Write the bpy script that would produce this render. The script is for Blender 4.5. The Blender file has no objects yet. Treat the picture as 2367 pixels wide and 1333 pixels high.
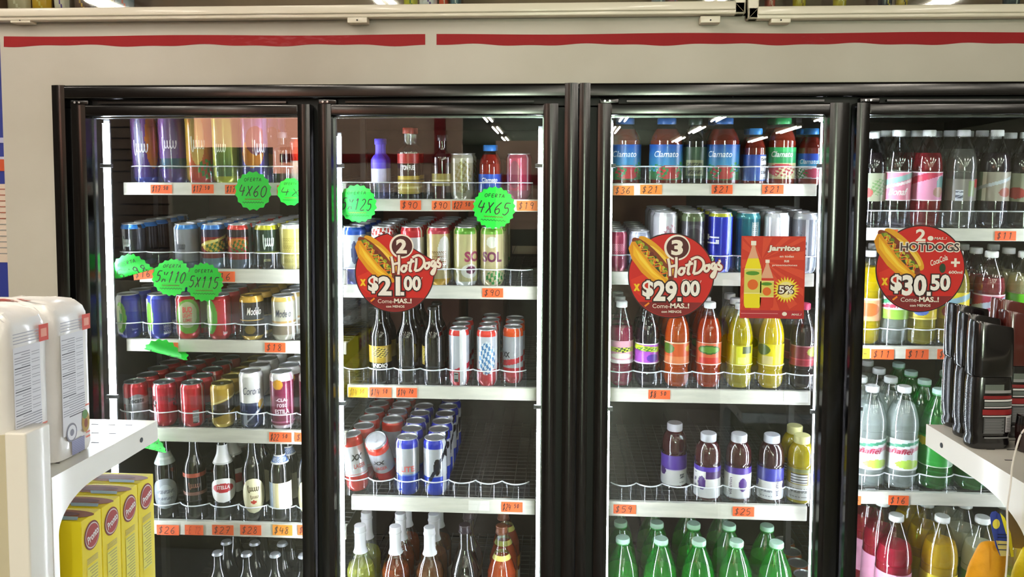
import bpy, bmesh, math, random
from mathutils import Vector, Matrix
PI = math.pi
R = math.radians
random.seed(11)
sc = bpy.context.scene
COL = sc.collection

# ------------------------------------------------------------------ camera
FPX, PCX, PCY = 1850.0, 1183.5, 578.0
CAM = Vector((0.0, -2.0, 1.55))
ROT = (Matrix.Rotation(R(3.4), 3, 'Z') @ Matrix.Rotation(R(90 - 3.5), 3, 'X') @ Matrix.Rotation(R(0.25), 3, 'Z'))
cam = bpy.data.cameras.new('camera')
cam.sensor_fit = 'HORIZONTAL'
cam.sensor_width = 36.0
cam.lens = FPX / 2367 * 36.0
cam.shift_y = -(666.5 - PCY) / 2367
cam.clip_start = 0.05
camo = bpy.data.objects.new('camera', cam)
COL.objects.link(camo)
camo.matrix_world = Matrix.Translation(CAM) @ ROT.to_4x4()
sc.camera = camo

def depth(p):
    return -(ROT.transposed() @ (Vector(p) - CAM)).z
def atz(u, v, z):
    d = ROT @ Vector(((u - PCX) / FPX, -(v - PCY) / FPX, -1.0))
    return CAM + d * ((z - CAM.z) / d.z)
def at(u, v, y):
    d = ROT @ Vector(((u - PCX) / FPX, -(v - PCY) / FPX, -1.0))
    return CAM + d * ((y - CAM.y) / d.y)

# ------------------------------------------------------------------ view, world, bounces
sc.view_settings.view_transform = 'Standard'
sc.view_settings.look = 'None'
sc.view_settings.gamma = 1.0
sc.view_settings.use_curve_mapping = False
sc.view_settings.exposure = 0.8
sc.cycles.transparent_max_bounces = 48
sc.cycles.max_bounces = 8
sc.cycles.diffuse_bounces = 3
sc.cycles.glossy_bounces = 3
sc.cycles.caustics_reflective = False
sc.cycles.caustics_refractive = False
sc.cycles.sample_clamp_indirect = 4.0
w = bpy.data.worlds.new('world')
sc.world = w
w.use_nodes = True
w.node_tree.nodes['Background'].inputs[0].default_value = (0.9, 0.95, 1.0, 1)
w.node_tree.nodes['Background'].inputs[1].default_value = 0.25

# light levels of the real lamps
CEILING_TUBE = 46.0
LED_STRIP = 84.0
BACK_DAYLIGHT = 80.0

# ------------------------------------------------------------------ materials
def hx(s):
    s = s.lstrip('#')
    c = [int(s[i:i + 2], 16) / 255 for i in (0, 2, 4)]
    return tuple(x / 12.92 if x <= 0.04045 else ((x + 0.055) / 1.055) ** 2.4 for x in c)

_M = {}
def newmat(name):
    m = bpy.data.materials.new(name)
    m.use_nodes = True
    nt = m.node_tree
    for n in list(nt.nodes):
        nt.nodes.remove(n)
    out = nt.nodes.new('ShaderNodeOutputMaterial')
    return m, nt, out

def PM(name, col='#ffffff', rough=.5, metal=0, coat=0, attr=False, vary=0, vscale=8, bump=0, bscale=60, spec=.5, emit=None, estr=0, stretch=None, col2=None):
    if name in _M: return _M[name]
    m, nt, out = newmat(name)
    b = nt.nodes.new('ShaderNodeBsdfPrincipled')
    nt.links.new(b.outputs[0], out.inputs[0])
    b.inputs['Roughness'].default_value = rough
    b.inputs['Metallic'].default_value = metal
    b.inputs['Coat Weight'].default_value = coat
    b.inputs['Coat Roughness'].default_value = .08
    b.inputs['Specular IOR Level'].default_value = spec
    tc = nt.nodes.new('ShaderNodeTexCoord')
    src = None
    if attr:
        a = nt.nodes.new('ShaderNodeVertexColor'); a.layer_name = 'Col'
        src = a.outputs[0]
    if vary or col2:
        mp = nt.nodes.new('ShaderNodeMapping')
        if stretch: mp.inputs['Scale'].default_value = stretch
        nt.links.new(tc.outputs['Object'], mp.inputs[0])
        nz = nt.nodes.new('ShaderNodeTexNoise'); nz.inputs['Scale'].default_value = vscale; nz.inputs['Detail'].default_value = 6
        nt.links.new(mp.outputs[0], nz.inputs[0])
        rp = nt.nodes.new('ShaderNodeMapRange')
        rp.inputs[1].default_value = .38; rp.inputs[2].default_value = .68
        nt.links.new(nz.outputs[0], rp.inputs[0])
        mx = nt.nodes.new('ShaderNodeMix'); mx.data_type = 'RGBA'
        c1 = hx(col)
        if src is not None: nt.links.new(src, mx.inputs[6])
        else: mx.inputs[6].default_value = (*c1, 1)
        c2 = hx(col2) if col2 else tuple(x * (1 - vary) for x in c1)
        if src is not None:
            m2 = nt.nodes.new('ShaderNodeMix'); m2.data_type = 'RGBA'; m2.blend_type = 'MULTIPLY'
            m2.inputs[0].default_value = 1
            nt.links.new(src, m2.inputs[6]); m2.inputs[7].default_value = (1 - vary,) * 3 + (1,)
            nt.links.new(m2.outputs[2], mx.inputs[7])
        else: mx.inputs[7].default_value = (*c2, 1)
        nt.links.new(rp.outputs[0], mx.inputs[0])
        src = mx.outputs[2]
    if src is not None: nt.links.new(src, b.inputs['Base Color'])
    else: b.inputs['Base Color'].default_value = (*hx(col), 1)
    if bump:
        nb = nt.nodes.new('ShaderNodeTexNoise'); nb.inputs['Scale'].default_value = bscale; nb.inputs['Detail'].default_value = 4
        nt.links.new(tc.outputs['Object'], nb.inputs[0])
        bp = nt.nodes.new('ShaderNodeBump'); bp.inputs['Strength'].default_value = bump; bp.inputs['Distance'].default_value = .004
        nt.links.new(nb.outputs[0], bp.inputs['Height']); nt.links.new(bp.outputs[0], b.inputs['Normal'])
    if estr:
        b.inputs['Emission Color'].default_value = (*hx(emit or col), 1)
        b.inputs['Emission Strength'].default_value = estr
    _M[name] = m
    return m

def glassy(name, tint, r0=.04, rough=.03, body=0, bodycol=None, power=5, gloss=1.0):
    """thin wall: tinted transparency with angle dependent reflection and optionally some milky body"""
    if name in _M: return _M[name]
    m, nt, out = newmat(name)
    tr = nt.nodes.new('ShaderNodeBsdfTransparent'); tr.inputs[0].default_value = (*hx(tint), 1)
    base = tr.outputs[0]
    if body:
        df = nt.nodes.new('ShaderNodeBsdfDiffuse'); df.inputs[0].default_value = (*hx(bodycol or tint), 1)
        tl = nt.nodes.new('ShaderNodeBsdfTranslucent'); tl.inputs[0].default_value = (*hx(bodycol or tint), 1)
        ml = nt.nodes.new('ShaderNodeMixShader'); ml.inputs[0].default_value = .35
        nt.links.new(df.outputs[0], ml.inputs[1]); nt.links.new(tl.outputs[0], ml.inputs[2])
        mb = nt.nodes.new('ShaderNodeMixShader'); mb.inputs[0].default_value = body
        nt.links.new(tr.outputs[0], mb.inputs[1]); nt.links.new(ml.outputs[0], mb.inputs[2])
        base = mb.outputs[0]
    gl = nt.nodes.new('ShaderNodeBsdfGlossy'); gl.inputs['Roughness'].default_value = rough
    gl.inputs[0].default_value = (gloss, gloss, gloss, 1)
    lw = nt.nodes.new('ShaderNodeLayerWeight'); lw.inputs[0].default_value = .5
    pw = nt.nodes.new('ShaderNodeMath'); pw.operation = 'POWER'; pw.inputs[1].default_value = power
    nt.links.new(lw.outputs['Facing'], pw.inputs[0])
    ma = nt.nodes.new('ShaderNodeMath'); ma.operation = 'MULTIPLY_ADD'; ma.inputs[1].default_value = .75; ma.inputs[2].default_value = r0
    nt.links.new(pw.outputs[0], ma.inputs[0])
    mx = nt.nodes.new('ShaderNodeMixShader')
    nt.links.new(ma.outputs[0], mx.inputs[0]); nt.links.new(base, mx.inputs[1]); nt.links.new(gl.outputs[0], mx.inputs[2])
    nt.links.new(mx.outputs[0], out.inputs[0])
    _M[name] = m
    return m

def emis(name, col, s):
    if name in _M: return _M[name]
    m, nt, out = newmat(name)
    e = nt.nodes.new('ShaderNodeEmission'); e.inputs[0].default_value = (*hx(col), 1); e.inputs[1].default_value = s
    nt.links.new(e.outputs[0], out.inputs[0])
    _M[name] = m
    return m

M_WALL = PM('painted_plaster', '#c2bdb2', .6, vary=.1, vscale=2.2, bump=.25, bscale=14, col2='#b2ac9f')
M_STRIPE = PM('red_paint', '#a01018', .38, vary=.25, vscale=9, stretch=(1, 1, 6), col2='#8a141a')
M_BLACK = PM('black_anodised', '#060505', .17, metal=0, coat=.0, spec=.5)
M_BLACKM = PM('black_gasket', '#060606', .6)
M_TRIM = PM('aluminium_trim', '#b9bcc0', .25, metal=.9)
M_PRINTM = PM('printed_metal', attr=True, rough=.24, metal=.28, coat=.7)
M_PRINT = PM('printed_plastic', attr=True, rough=.35, coat=.2)
M_PAPER = PM('printed_paper', attr=True, rough=.6)
M_LID = PM('bare_aluminium', '#d6d8dc', .36, metal=.75)
M_RAIL = PM('price_rail_plastic', '#d6d3c6', .45, vary=.16, vscale=5, stretch=(2, 2, 14))
M_WIRE = PM('coated_wire', '#4e4c49', .4)
M_CLEARW = glassy('clear_plastic', '#f2f4f6', r0=.04, rough=.1, body=.02, bodycol='#d8dde2')
M_FENCE = PM('milky_plastic_rim', '#d9dde0', .3, coat=.3)
M_PAINTED = PM('cream_enamel', '#efece0', .35, vary=.04, vscale=6, coat=.2)
M_PVC = PM('white_pvc', '#e2dac6', .3, vary=.08, vscale=4, coat=.3)
M_INSIDE = PM('cooler_liner', '#47433f', .55, vary=.4, vscale=6)
M_GLASS = glassy('door_glass', '#f4f8f6', r0=.05, rough=.0, power=4)
M_LED = emis('led_strip_light', '#eef2ff', LED_STRIP)
M_TUBE = emis('fluorescent_tube_light', '#fff6e8', CEILING_TUBE)

# ------------------------------------------------------------------ mesh builder
class MB:
    def __init__(s):
        s.v = []; s.f = []; s.m = []; s.c = []; s.sm = []
    def add(s, vs, fs, col=(1, 1, 1), mat=0, smooth=False):
        o = len(s.v)
        s.v += [tuple(p) for p in vs]
        per = isinstance(col, list)
        for i, f in enumerate(fs):
            s.f.append(tuple(o + k for k in f)); s.m.append(mat); s.sm.append(smooth)
            s.c.append(col[i] if per else col)
        return s
    def box(s, x0, x1, y0, y1, z0, z1, col=(1, 1, 1), mat=0, bev=0):
        if x0 > x1: x0, x1 = x1, x0
        if y0 > y1: y0, y1 = y1, y0
        if z0 > z1: z0, z1 = z1, z0
        if bev <= 0:
            vs = [(x, y, z) for z in (z0, z1) for y in (y0, y1) for x in (x0, x1)]
            fs = [(0, 2, 3, 1), (4, 5, 7, 6), (0, 1, 5, 4), (1, 3, 7, 5), (3, 2, 6, 7), (2, 0, 4, 6)]
            return s.add(vs, fs, col, mat)
        bm = bmesh.new()
        bmesh.ops.create_cube(bm, size=1)
        for v in bm.verts:
            v.co = Vector(((x0 + x1) / 2 + v.co.x * (x1 - x0), (y0 + y1) / 2 + v.co.y * (y1 - y0), (z0 + z1) / 2 + v.co.z * (z1 - z0)))
        bmesh.ops.bevel(bm, geom=list(bm.edges), offset=min(bev, .45 * min(x1 - x0, y1 - y0, z1 - z0)), segments=3, affect='EDGES', profile=.6)
        bm.verts.index_update()
        s.add([v.co[:] for v in bm.verts], [[v.index for v in f.verts] for f in bm.faces], col, mat, True)
        bm.free()
        return s
    def tube(s, pts, r, n=8, col=(1, 1, 1), mat=0, cap=True):
        pts = [Vector(p) for p in pts]
        rings = []
        for i, p in enumerate(pts):
            t = (pts[min(i + 1, len(pts) - 1)] - pts[max(i - 1, 0)]).normalized()
            a = Vector((0, 0, 1)) if abs(t.z) < .9 else Vector((1, 0, 0))
            e1 = t.cross(a).normalized(); e2 = t.cross(e1)
            rr = r[i] if isinstance(r, (list, tuple)) else r
            rings.append([p + e1 * math.cos(2 * PI * k / n) * rr + e2 * math.sin(2 * PI * k / n) * rr for k in range(n)])
        vs = [q for g in rings for q in g]
        fs = [(i * n + k, i * n + (k + 1) % n, (i + 1) * n + (k + 1) % n, (i + 1) * n + k) for i in range(len(pts) - 1) for k in range(n)]
        if cap:
            fs += [tuple(range(n))[::-1], tuple((len(pts) - 1) * n + k for k in range(n))]
        return s.add(vs, fs, col, mat, True)
    def lathe(s, prof, n=32, col=(1, 1, 1), mat=0, paint=None, radf=None, cx=0, cy=0):
        vs = []
        for (r, z) in prof:
            for k in range(n):
                ph = 2 * PI * k / n - PI / 2
                rr = r * (radf(k / n, z) if radf else 1)
                vs.append((cx + rr * math.cos(ph), cy + rr * math.sin(ph), z))
        fs = []; cs = []
        for i in range(len(prof) - 1):
            for k in range(n):
                fs.append((i * n + k, i * n + (k + 1) % n, (i + 1) * n + (k + 1) % n, (i + 1) * n + k))
                if paint:
                    a = (k + .5) / n * 360
                    if a > 180: a -= 360
                    cs.append(paint(a / 90, (prof[i][1] + prof[i + 1][1]) / 2))
        if prof[0][0] > 1e-6:
            fs.append(tuple(range(n))[::-1]); cs.append(cs[0] if cs else col)
        if prof[-1][0] > 1e-6:
            fs.append(tuple((len(prof) - 1) * n + k for k in range(n))); cs.append(cs[-1] if len(cs) > 1 else col)
        return s.add(vs, fs, cs if paint else col, mat, True)
    def prism(s, poly, y0, y1, col=(1, 1, 1), mat=0):
        """polygon in x, z extruded along y (y0 is the near face)"""
        n = len(poly)
        vs = [(x, y0, z) for x, z in poly] + [(x, y1, z) for x, z in poly]
        ar = sum(poly[i][0] * poly[(i + 1) % n][1] - poly[(i + 1) % n][0] * poly[i][1] for i in range(n))
        fs = [tuple(range(n)) if ar > 0 else tuple(range(n))[::-1], tuple(n + k for k in (range(n)[::-1] if ar > 0 else range(n)))]
        for i in range(n):
            j = (i + 1) % n
            fs.append((j, i, n + i, n + j) if ar > 0 else (i, j, n + j, n + i))
        return s.add(vs, fs, col, mat)
    def build(s, name, mats, parent=None, loc=None, rot=None):
        me = bpy.data.meshes.new(name)
        me.from_pydata(s.v, [], s.f)
        if not isinstance(mats, (list, tuple)): mats = [mats]
        for m in mats: me.materials.append(m)
        me.polygons.foreach_set('material_index', s.m)
        me.polygons.foreach_set('use_smooth', s.sm)
        ca = me.color_attributes.new('Col', 'FLOAT_COLOR', 'CORNER')
        buf = []
        for f, c in zip(s.f, s.c):
            buf += [c[0], c[1], c[2], 1.0] * len(f)
        ca.data.foreach_set('color', buf)
        me.update()
        try: me.set_sharp_from_angle(angle=R(42))
        except Exception: pass
        o = bpy.data.objects.new(name, me)
        COL.objects.link(o)
        if parent is not None: o.parent = parent
        if loc is not None: o.location = loc
        if rot is not None: o.rotation_euler = rot
        return o

LABELS = {}
def tag(o, label=None, cat=None, group=None, kind=None):
    if label:
        n = len(label.split())
        assert 4 <= n <= 16, (n, label)
        if label in LABELS: print('DUPLICATE LABEL', label)
        LABELS[label] = 1
        o['label'] = label
    if cat: o['category'] = cat
    if group: o['group'] = group
    if kind: o['kind'] = kind
    return o
def empty(name, loc=(0, 0, 0), rot=(0, 0, 0)):
    o = bpy.data.objects.new(name, None)
    o.empty_display_size = .02
    COL.objects.link(o); o.location = loc; o.rotation_euler = rot
    return o
def kids(o): return [c for c in COL.objects if c.parent == o] if False else list(o.children)
def copy_tree(o, parent=None, skip=()):
    c = o.copy(); COL.objects.link(c); c.parent = parent
    for ch in list(o.children):
        if ch.name.split('.')[0] in skip: continue
        copy_tree(ch, c, skip)
    return c

# ------------------------------------------------------------------ lettering
_TX = {}
def text_geo(s, bold=0.0, shear=0.0):
    k = (s, bold, shear)
    if k in _TX: return _TX[k]
    cu = bpy.data.curves.new('t', 'FONT')
    cu.body = s; cu.size = 1.0; cu.offset = bold; cu.shear = shear; cu.resolution_u = 3
    ob = bpy.data.objects.new('t', cu)
    COL.objects.link(ob)
    bpy.context.view_layer.update()
    me = bpy.data.meshes.new_from_object(ob.evaluated_get(bpy.context.evaluated_depsgraph_get()))
    vs = [(v.co.x, v.co.y) for v in me.vertices]
    fs = [tuple(p.vertices) for p in me.polygons]
    bpy.data.objects.remove(ob); bpy.data.curves.remove(cu); bpy.data.meshes.remove(me)
    if vs:
        x0 = min(v[0] for v in vs); x1 = max(v[0] for v in vs); y0 = min(v[1] for v in vs); y1 = max(v[1] for v in vs)
    else: x0 = x1 = y0 = y1 = 0
    _TX[k] = (vs, fs, x0, x1, y0, y1)
    return _TX[k]

def flat_text(mb, s, cx, cz, w_, h_, y, col, bold=0.0, shear=0.0, rot=0.0, tf=None, grow=0):
    """lettering fitted to a w_ by h_ box centred on cx, cz in the x, z plane at depth y"""
    vs, fs, x0, x1, y0, y1 = text_geo(s, bold, shear)
    if not vs: return
    ux0, ux1, uy0, uy1 = text_geo(s, 0, shear)[2:] if grow else (x0, x1, y0, y1)
    sx = w_ / (ux1 - ux0); sz = h_ / (uy1 - uy0)
    mx = (ux0 + ux1) / 2; my = (uy0 + uy1) / 2
    c, sn = math.cos(rot), math.sin(rot)
    out = []
    for (x, z) in vs:
        X = (x - mx) * sx; Z = (z - my) * sz
        X, Z = X * c - Z * sn, X * sn + Z * c
        p = (cx + X, y, cz + Z)
        out.append(tf(p) if tf else p)
    mb.add(out, fs, col)

STROKE = {'0': [[(2, 6), (.5, 4.5), (.5, 1.5), (2, 0), (3.5, 1.5), (3.5, 4.5), (2, 6)]], '1': [[(1.2, 4.8), (2.2, 6), (2, 0)]],
 '2': [[(.5, 5), (2, 6), (3.4, 5), (2.8, 3.2), (.4, 0), (3.7, .2)]], '3': [[(.6, 5.4), (2, 6), (3.3, 5), (1.9, 3.3), (3.5, 1.8), (2, 0), (.5, .6)]],
 '4': [[(1, 6), (.5, 2.6), (3.8, 2.9)], [(3.1, 5), (2.8, 0)]], '5': [[(3.5, 6), (.9, 5.8), (.8, 3.4), (2.6, 3.6), (3.4, 1.8), (2, 0), (.5, .5)]],
 '6': [[(3, 6), (1, 3.6), (.6, 1.4), (2, 0), (3.3, 1.2), (2.4, 2.8), (.8, 2)]], '7': [[(.5, 5.8), (3.6, 6), (1.6, 0)], [(1.2, 3), (3.2, 3.2)]],
 '8': [[(3.2, 5.2), (1.8, 6), (.9, 4.8), (3.2, 1.8), (2, 0), (.8, 1.4), (3.1, 4.6)]], '9': [[(3.2, 5), (2, 6), (.8, 4.8), (1.6, 3.4), (3, 4), (3.2, 5), (2.6, 0)]],
 '$': [[(3.3, 5), (1.9, 5.5), (.9, 4.4), (3, 2), (1.9, .6), (.5, 1.2)], [(2.2, 6.8), (1.7, -.8)]], 'X': [[(.5, 5.5), (3.4, .2)], [(3.5, 5.6), (.5, 0)]],
 '.': [[(1.6, 2.4), (2.2, 2.2)]], 'O': [[(2, 6), (.5, 4.5), (.5, 1.5), (2, 0), (3.5, 1.5), (3.5, 4.5), (2, 6)]], 'o': [[(2, 6), (1.2, 5.2), (2, 4.2), (2.8, 5), (2, 6)]], '-': [[(.6, 2.6), (3, 2.8)]], 'E': [[(3.4, 6), (.8, 5.8), (.7, 0), (3.4, .3)], [(.8, 3), (3, 3.2)]],
 'T': [[(.3, 5.8), (3.8, 6)], [(2, 6), (1.9, 0)]], 'I': [[(2, 6), (1.9, 0)]], 'F': [[(3.4, 6), (.8, 5.8), (.7, 0)], [(.8, 3), (3, 3.2)]],
 'R': [[(.7, 0), (.8, 6), (3, 5.4), (2.6, 3.4), (.8, 3), (3.5, 0)]], 'A': [[(.3, 0), (2, 6), (3.7, 0)], [(1, 2.2), (3, 2.3)]], ' ': []}
def catmull(pts, k=4):
    if len(pts) < 3: return pts
    P = [pts[0]] + list(pts) + [pts[-1]]
    out = []
    for i in range(1, len(P) - 2):
        for j in range(k):
            t = j / k
            out.append(tuple(.5 * ((2 * P[i][d]) + (-P[i - 1][d] + P[i + 1][d]) * t + (2 * P[i - 1][d] - 5 * P[i][d] + 4 * P[i + 1][d] - P[i + 2][d]) * t * t + (-P[i - 1][d] + 3 * P[i][d] - 3 * P[i + 1][d] + P[i + 2][d]) * t ** 3) for d in range(len(P[0]))))
    out.append(tuple(pts[-1]))
    return out
def ribbon(mb, pts, wd, y, col, tf=None):
    vs = []; n = len(pts)
    for i in range(n):
        ax, az = pts[max(i - 1, 0)]; bx, bz = pts[min(i + 1, n - 1)]
        dx, dz = bx - ax, bz - az; L = math.hypot(dx, dz) or 1
        nx, nz = -dz / L * wd / 2, dx / L * wd / 2
        for s_ in (1, -1):
            p = (pts[i][0] + nx * s_, y - i * 2.5e-6, pts[i][1] + nz * s_)
            vs.append(tf(p) if tf else p)
    mb.add(vs, [(2 * i, 2 * i + 1, 2 * i + 3, 2 * i + 2) for i in range(n - 1)], col)
def hand(mb, s, cx, cz, w_, h_, y, col, wd, slant=.15, rot=0, tf=None, small=None):
    n = len(s); cw = w_ / n; k_ = 0
    c, sn = math.cos(rot), math.sin(rot)
    for i, ch in enumerate(s):
        sc_ = 1.0; up = 0
        if small is not None and i >= small: sc_ = .6; up = .4 * h_
        for st in STROKE.get(ch, []):
            pts = []
            for (x, z) in catmull(st):
                X = (i + .1 + x / 4 * .8 * sc_) * cw - w_ / 2; Z = z / 6 * h_ * sc_ + up - h_ / 2
                X += slant * Z
                pts.append((cx + X * c - Z * sn, cz + X * sn + Z * c))
            k_ += 1
            ribbon(mb, pts, wd, y - .00004 * k_, col, tf)

def disc_poly(cx, cz, rx, rz, n=48, a0=0, rot=0):
    out = []
    for k in range(n):
        a = a0 + 2 * PI * k / n
        x, z = rx * math.cos(a), rz * math.sin(a)
        out.append((cx + x * math.cos(rot) - z * math.sin(rot), cz + x * math.sin(rot) + z * math.cos(rot)))
    return out
def face(mb, poly, y, col):
    n = len(poly)
    ar = sum(poly[i][0] * poly[(i + 1) % n][1] - poly[(i + 1) % n][0] * poly[i][1] for i in range(n))
    mb.add([(x, y, z) for x, z in poly], [tuple(range(n)) if ar > 0 else tuple(range(n))[::-1]], col)

# ------------------------------------------------------------------ the room
YW = 0.012                      # wall face, just behind the cooler frame face
ZC, ZF = 2.85, 0.0
zt = at(700, 193, -.012).z      # top of the cooler frame
xl = at(122, 300, -.012).x      # left side of the cooler frame
xe = at(7, 300, YW).x           # left end of the wall
XR = 3.2
def struct(name, mb, mats, **k):
    o = mb.build(name, mats, **k); o['kind'] = 'structure'; return o
m = MB()
zcb = at(1700, 30, -.02).z; zct = zcb + .62
m.box(xe, XR, YW, YW + .12, zt, zcb); m.box(xe, XR, YW, YW + .12, zct, ZC); m.box(xe, xl, YW, YW + .12, ZF, zt); m.box(xe, XR, YW, YW + .12, ZF, .25)
struct('wall_front', m, M_WALL)
# wavy hand painted stripe with a worn gap
m = MB()
def stripe(ua, ub):
    n = int((ub - ua) / 12) + 2
    top = []; bot = []
    for i in range(n):
        u = ua + (ub - ua) * i / (n - 1)
        t = u / 2367
        vt = 84 - 10 * t + 1.2 * math.sin(u * .011)
        vb = 106 - 5 * t + 2.0 * math.sin(u * .021 + 1) + 1.2 * math.sin(u * .05)
        top.append(at(u, vt, YW)); bot.append(at(u, vb, YW))
    vs = [(p.x, YW - .0006, p.z) for p in top + bot] + [(p.x, YW + .0005, p.z) for p in top + bot]
    fs = [(n + i, n + i + 1, i + 1, i) for i in range(n - 1)]
    fs += [(i, i + 1, 2 * n + i + 1, 2 * n + i) for i in range(n - 1)] + [(n + i + 1, n + i, 3 * n + i, 3 * n + i + 1) for i in range(n - 1)]
    m.add(vs, fs)
stripe(9, 983); stripe(1009, 2500)
def stripe_mat():
    mm, nt, out = newmat('worn_red_paint')
    b = nt.nodes.new('ShaderNodeBsdfPrincipled'); nt.links.new(b.outputs[0], out.inputs[0]); b.inputs['Roughness'].default_value = .6; b.inputs['Specular IOR Level'].default_value = .25
    tc = nt.nodes.new('ShaderNodeTexCoord'); mp = nt.nodes.new('ShaderNodeMapping'); mp.inputs['Scale'].default_value = (14, 1, 60)
    nt.links.new(tc.outputs['Object'], mp.inputs[0])
    nz = nt.nodes.new('ShaderNodeTexNoise'); nz.inputs['Scale'].default_value = 2.2; nz.inputs['Detail'].default_value = 8
    nt.links.new(mp.outputs[0], nz.inputs[0])
    n2 = nt.nodes.new('ShaderNodeTexNoise'); n2.inputs['Scale'].default_value = 2.1; nt.links.new(tc.outputs['Object'], n2.inputs[0])
    mu = nt.nodes.new('ShaderNodeMath'); mu.operation = 'MULTIPLY'; nt.links.new(nz.outputs[0], mu.inputs[0]); nt.links.new(n2.outputs[0], mu.inputs[1])
    rp = nt.nodes.new('ShaderNodeMapRange'); rp.inputs[1].default_value = .32; rp.inputs[2].default_value = .46; nt.links.new(mu.outputs[0], rp.inputs[0])
    mx = nt.nodes.new('ShaderNodeMix'); mx.data_type = 'RGBA'; mx.inputs[6].default_value = (*hx('#8e0f16'), 1); mx.inputs[7].default_value = (*hx('#96383c'), 1)
    nt.links.new(rp.outputs[0], mx.inputs[0]); nt.links.new(mx.outputs[2], b.inputs['Base Color'])
    return mm
struct('trim_1', m, stripe_mat())
# room shell
mt, nt, out = newmat('floor_tiles')
b = nt.nodes.new('ShaderNodeBsdfPrincipled'); nt.links.new(b.outputs[0], out.inputs[0]); b.inputs['Roughness'].default_value = .25
tc = nt.nodes.new('ShaderNodeTexCoord'); br = nt.nodes.new('ShaderNodeTexBrick'); br.offset = 0; br.inputs['Scale'].default_value = 1
br.inputs['Brick Width'].default_value = .4; br.inputs['Row Height'].default_value = .4; br.inputs['Mortar Size'].default_value = .006
br.inputs['Color1'].default_value = (*hx('#625b52'), 1); br.inputs['Color2'].default_value = (*hx('#585249'), 1); br.inputs['Mortar'].default_value = (*hx('#3a3631'), 1)
nt.links.new(tc.outputs['Object'], br.inputs[0]); nt.links.new(br.outputs[0], b.inputs['Base Color'])
YB = -17.0; XL = -5.0; XRR = 7.0
struct('floor', MB().box(XL, XRR, YB, 1.9, -.1, 0), mt)
struct('ceiling', MB().box(XL, XRR, YB, 1.9, ZC, ZC + .1), PM('ceiling_panel', '#5e564f', .8, vary=.2, vscale=2))
struct('wall_left', MB().box(XL - .1, XL, YB, 1.9, 0, ZC), PM('wall_paint_plain', '#6f665c', .7, vary=.1))
struct('wall_right', MB().box(XRR, XRR + .1, YB, 1.9, 0, ZC), _M['wall_paint_plain'])
struct('wall_back', MB().box(XL - .1, XRR + .1, 1.9, 2.0, 0, ZC), M_INSIDE)
# rear wall of the shop with the bright doorway in it
m = MB()
dx0, dx1, dz1 = .30, 1.0, 2.25
m.box(XL - .1, dx0, YB - .1, YB, 0, ZC); m.box(dx1, XRR + .1, YB - .1, YB, 0, ZC); m.box(dx0, dx1, YB - .1, YB, dz1, ZC)
struct('wall_rear', m, _M['wall_paint_plain'])
struct('window_1', MB().box(dx0, dx1, YB - .09, YB - .06, .3, dz1), emis('daylight_doorway', '#eaffdf', BACK_DAYLIGHT))
# slatted wall panel and pale board opposite, seen mirrored in the door glass
m = MB()
for k in range(26):
    m.box(-4.6, -3.04, -4.1, -4.07, .5 + k * .085, .5 + k * .085 + .072)
m.box(-4.6, -3.04, -4.14, -4.1, .45, 2.75)
struct('wall_slatted', m, PM('slat_board', '#8f7a6c', .5))
m = MB()
m.box(-2.3, -.8, -4.6, -4.5, 1.62, 2.7); m.box(-.8, .12, -8.1, -8.0, 1.2, 2.3)
struct('wall_partition', m, PM('partition_paint', '#e6c3ae', .6, vary=.1))
m = MB()
m.box(-2.3, -.8, -4.499, -4.49, 1.86, 1.93); m.box(-.8, .12, -7.999, -7.99, 1.75, 1.88); m.box(-1.02, -.93, -4.49, -4.48, 1.3, 2.5)
struct('trim_2', m, M_STRIPE)

# glowing salmon panel added to make the bright reflection in the far left door
m = MB(); m.box(-3.02, -2.12, -4.52, -4.50, 1.985, 2.26); m.box(-2.36, -2.12, -4.52, -4.50, 1.77, 1.985)
struct('glow_panel', m, emis('salmon_glow', '#ffb498', 3.2))

def tube_light(x, y, L=1.2, idx=0):
    t = empty('ceiling_light', (x, y, ZC))
    MB().box(-.075, .075, -L / 2 - .02, L / 2 + .02, -.045, 0, bev=.006).build('housing', M_PVC, t)
    for s in (-1, 1):
        MB().tube([(s * .038, -L / 2, -.062), (s * .038, L / 2, -.062)], .014, 8).build('tube', M_TUBE, t)
    return t
n = 0
rown = ['nearest', 'second', 'third', 'fourth', 'fifth', 'sixth', 'seventh']
coln = ['far left', 'left', 'middle', 'right', 'far right']
for i, x in enumerate((-2.9, -1.1, .95, 2.35, 3.9)):
    for j in range(7):
        if j == 0 and x > .5: continue
        y = -1.35 - j * 2.15
        t = tube_light(x, y)
        tag(t, f'twin tube ceiling light, {rown[j]} of the {coln[i]} row from the coolers', 'ceiling light', 'twin tube ceiling lights')

# ------------------------------------------------------------------ coolers
YD = -.030    # front face of the doors
YFR = -.012   # front face of the frame
YG = -.004    # glass
YR = .120     # front of price rails
X = lambda u, v=470, y=0: at(u, v, y).x
ZB = .30      # bottom of the frame opening
zfo = at(1000, 193, YFR).z
zfi = at(1000, 226, YFR).z
zdt = at(1000, 240, YD).z
zgt = at(1000, 269, YG).z
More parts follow.
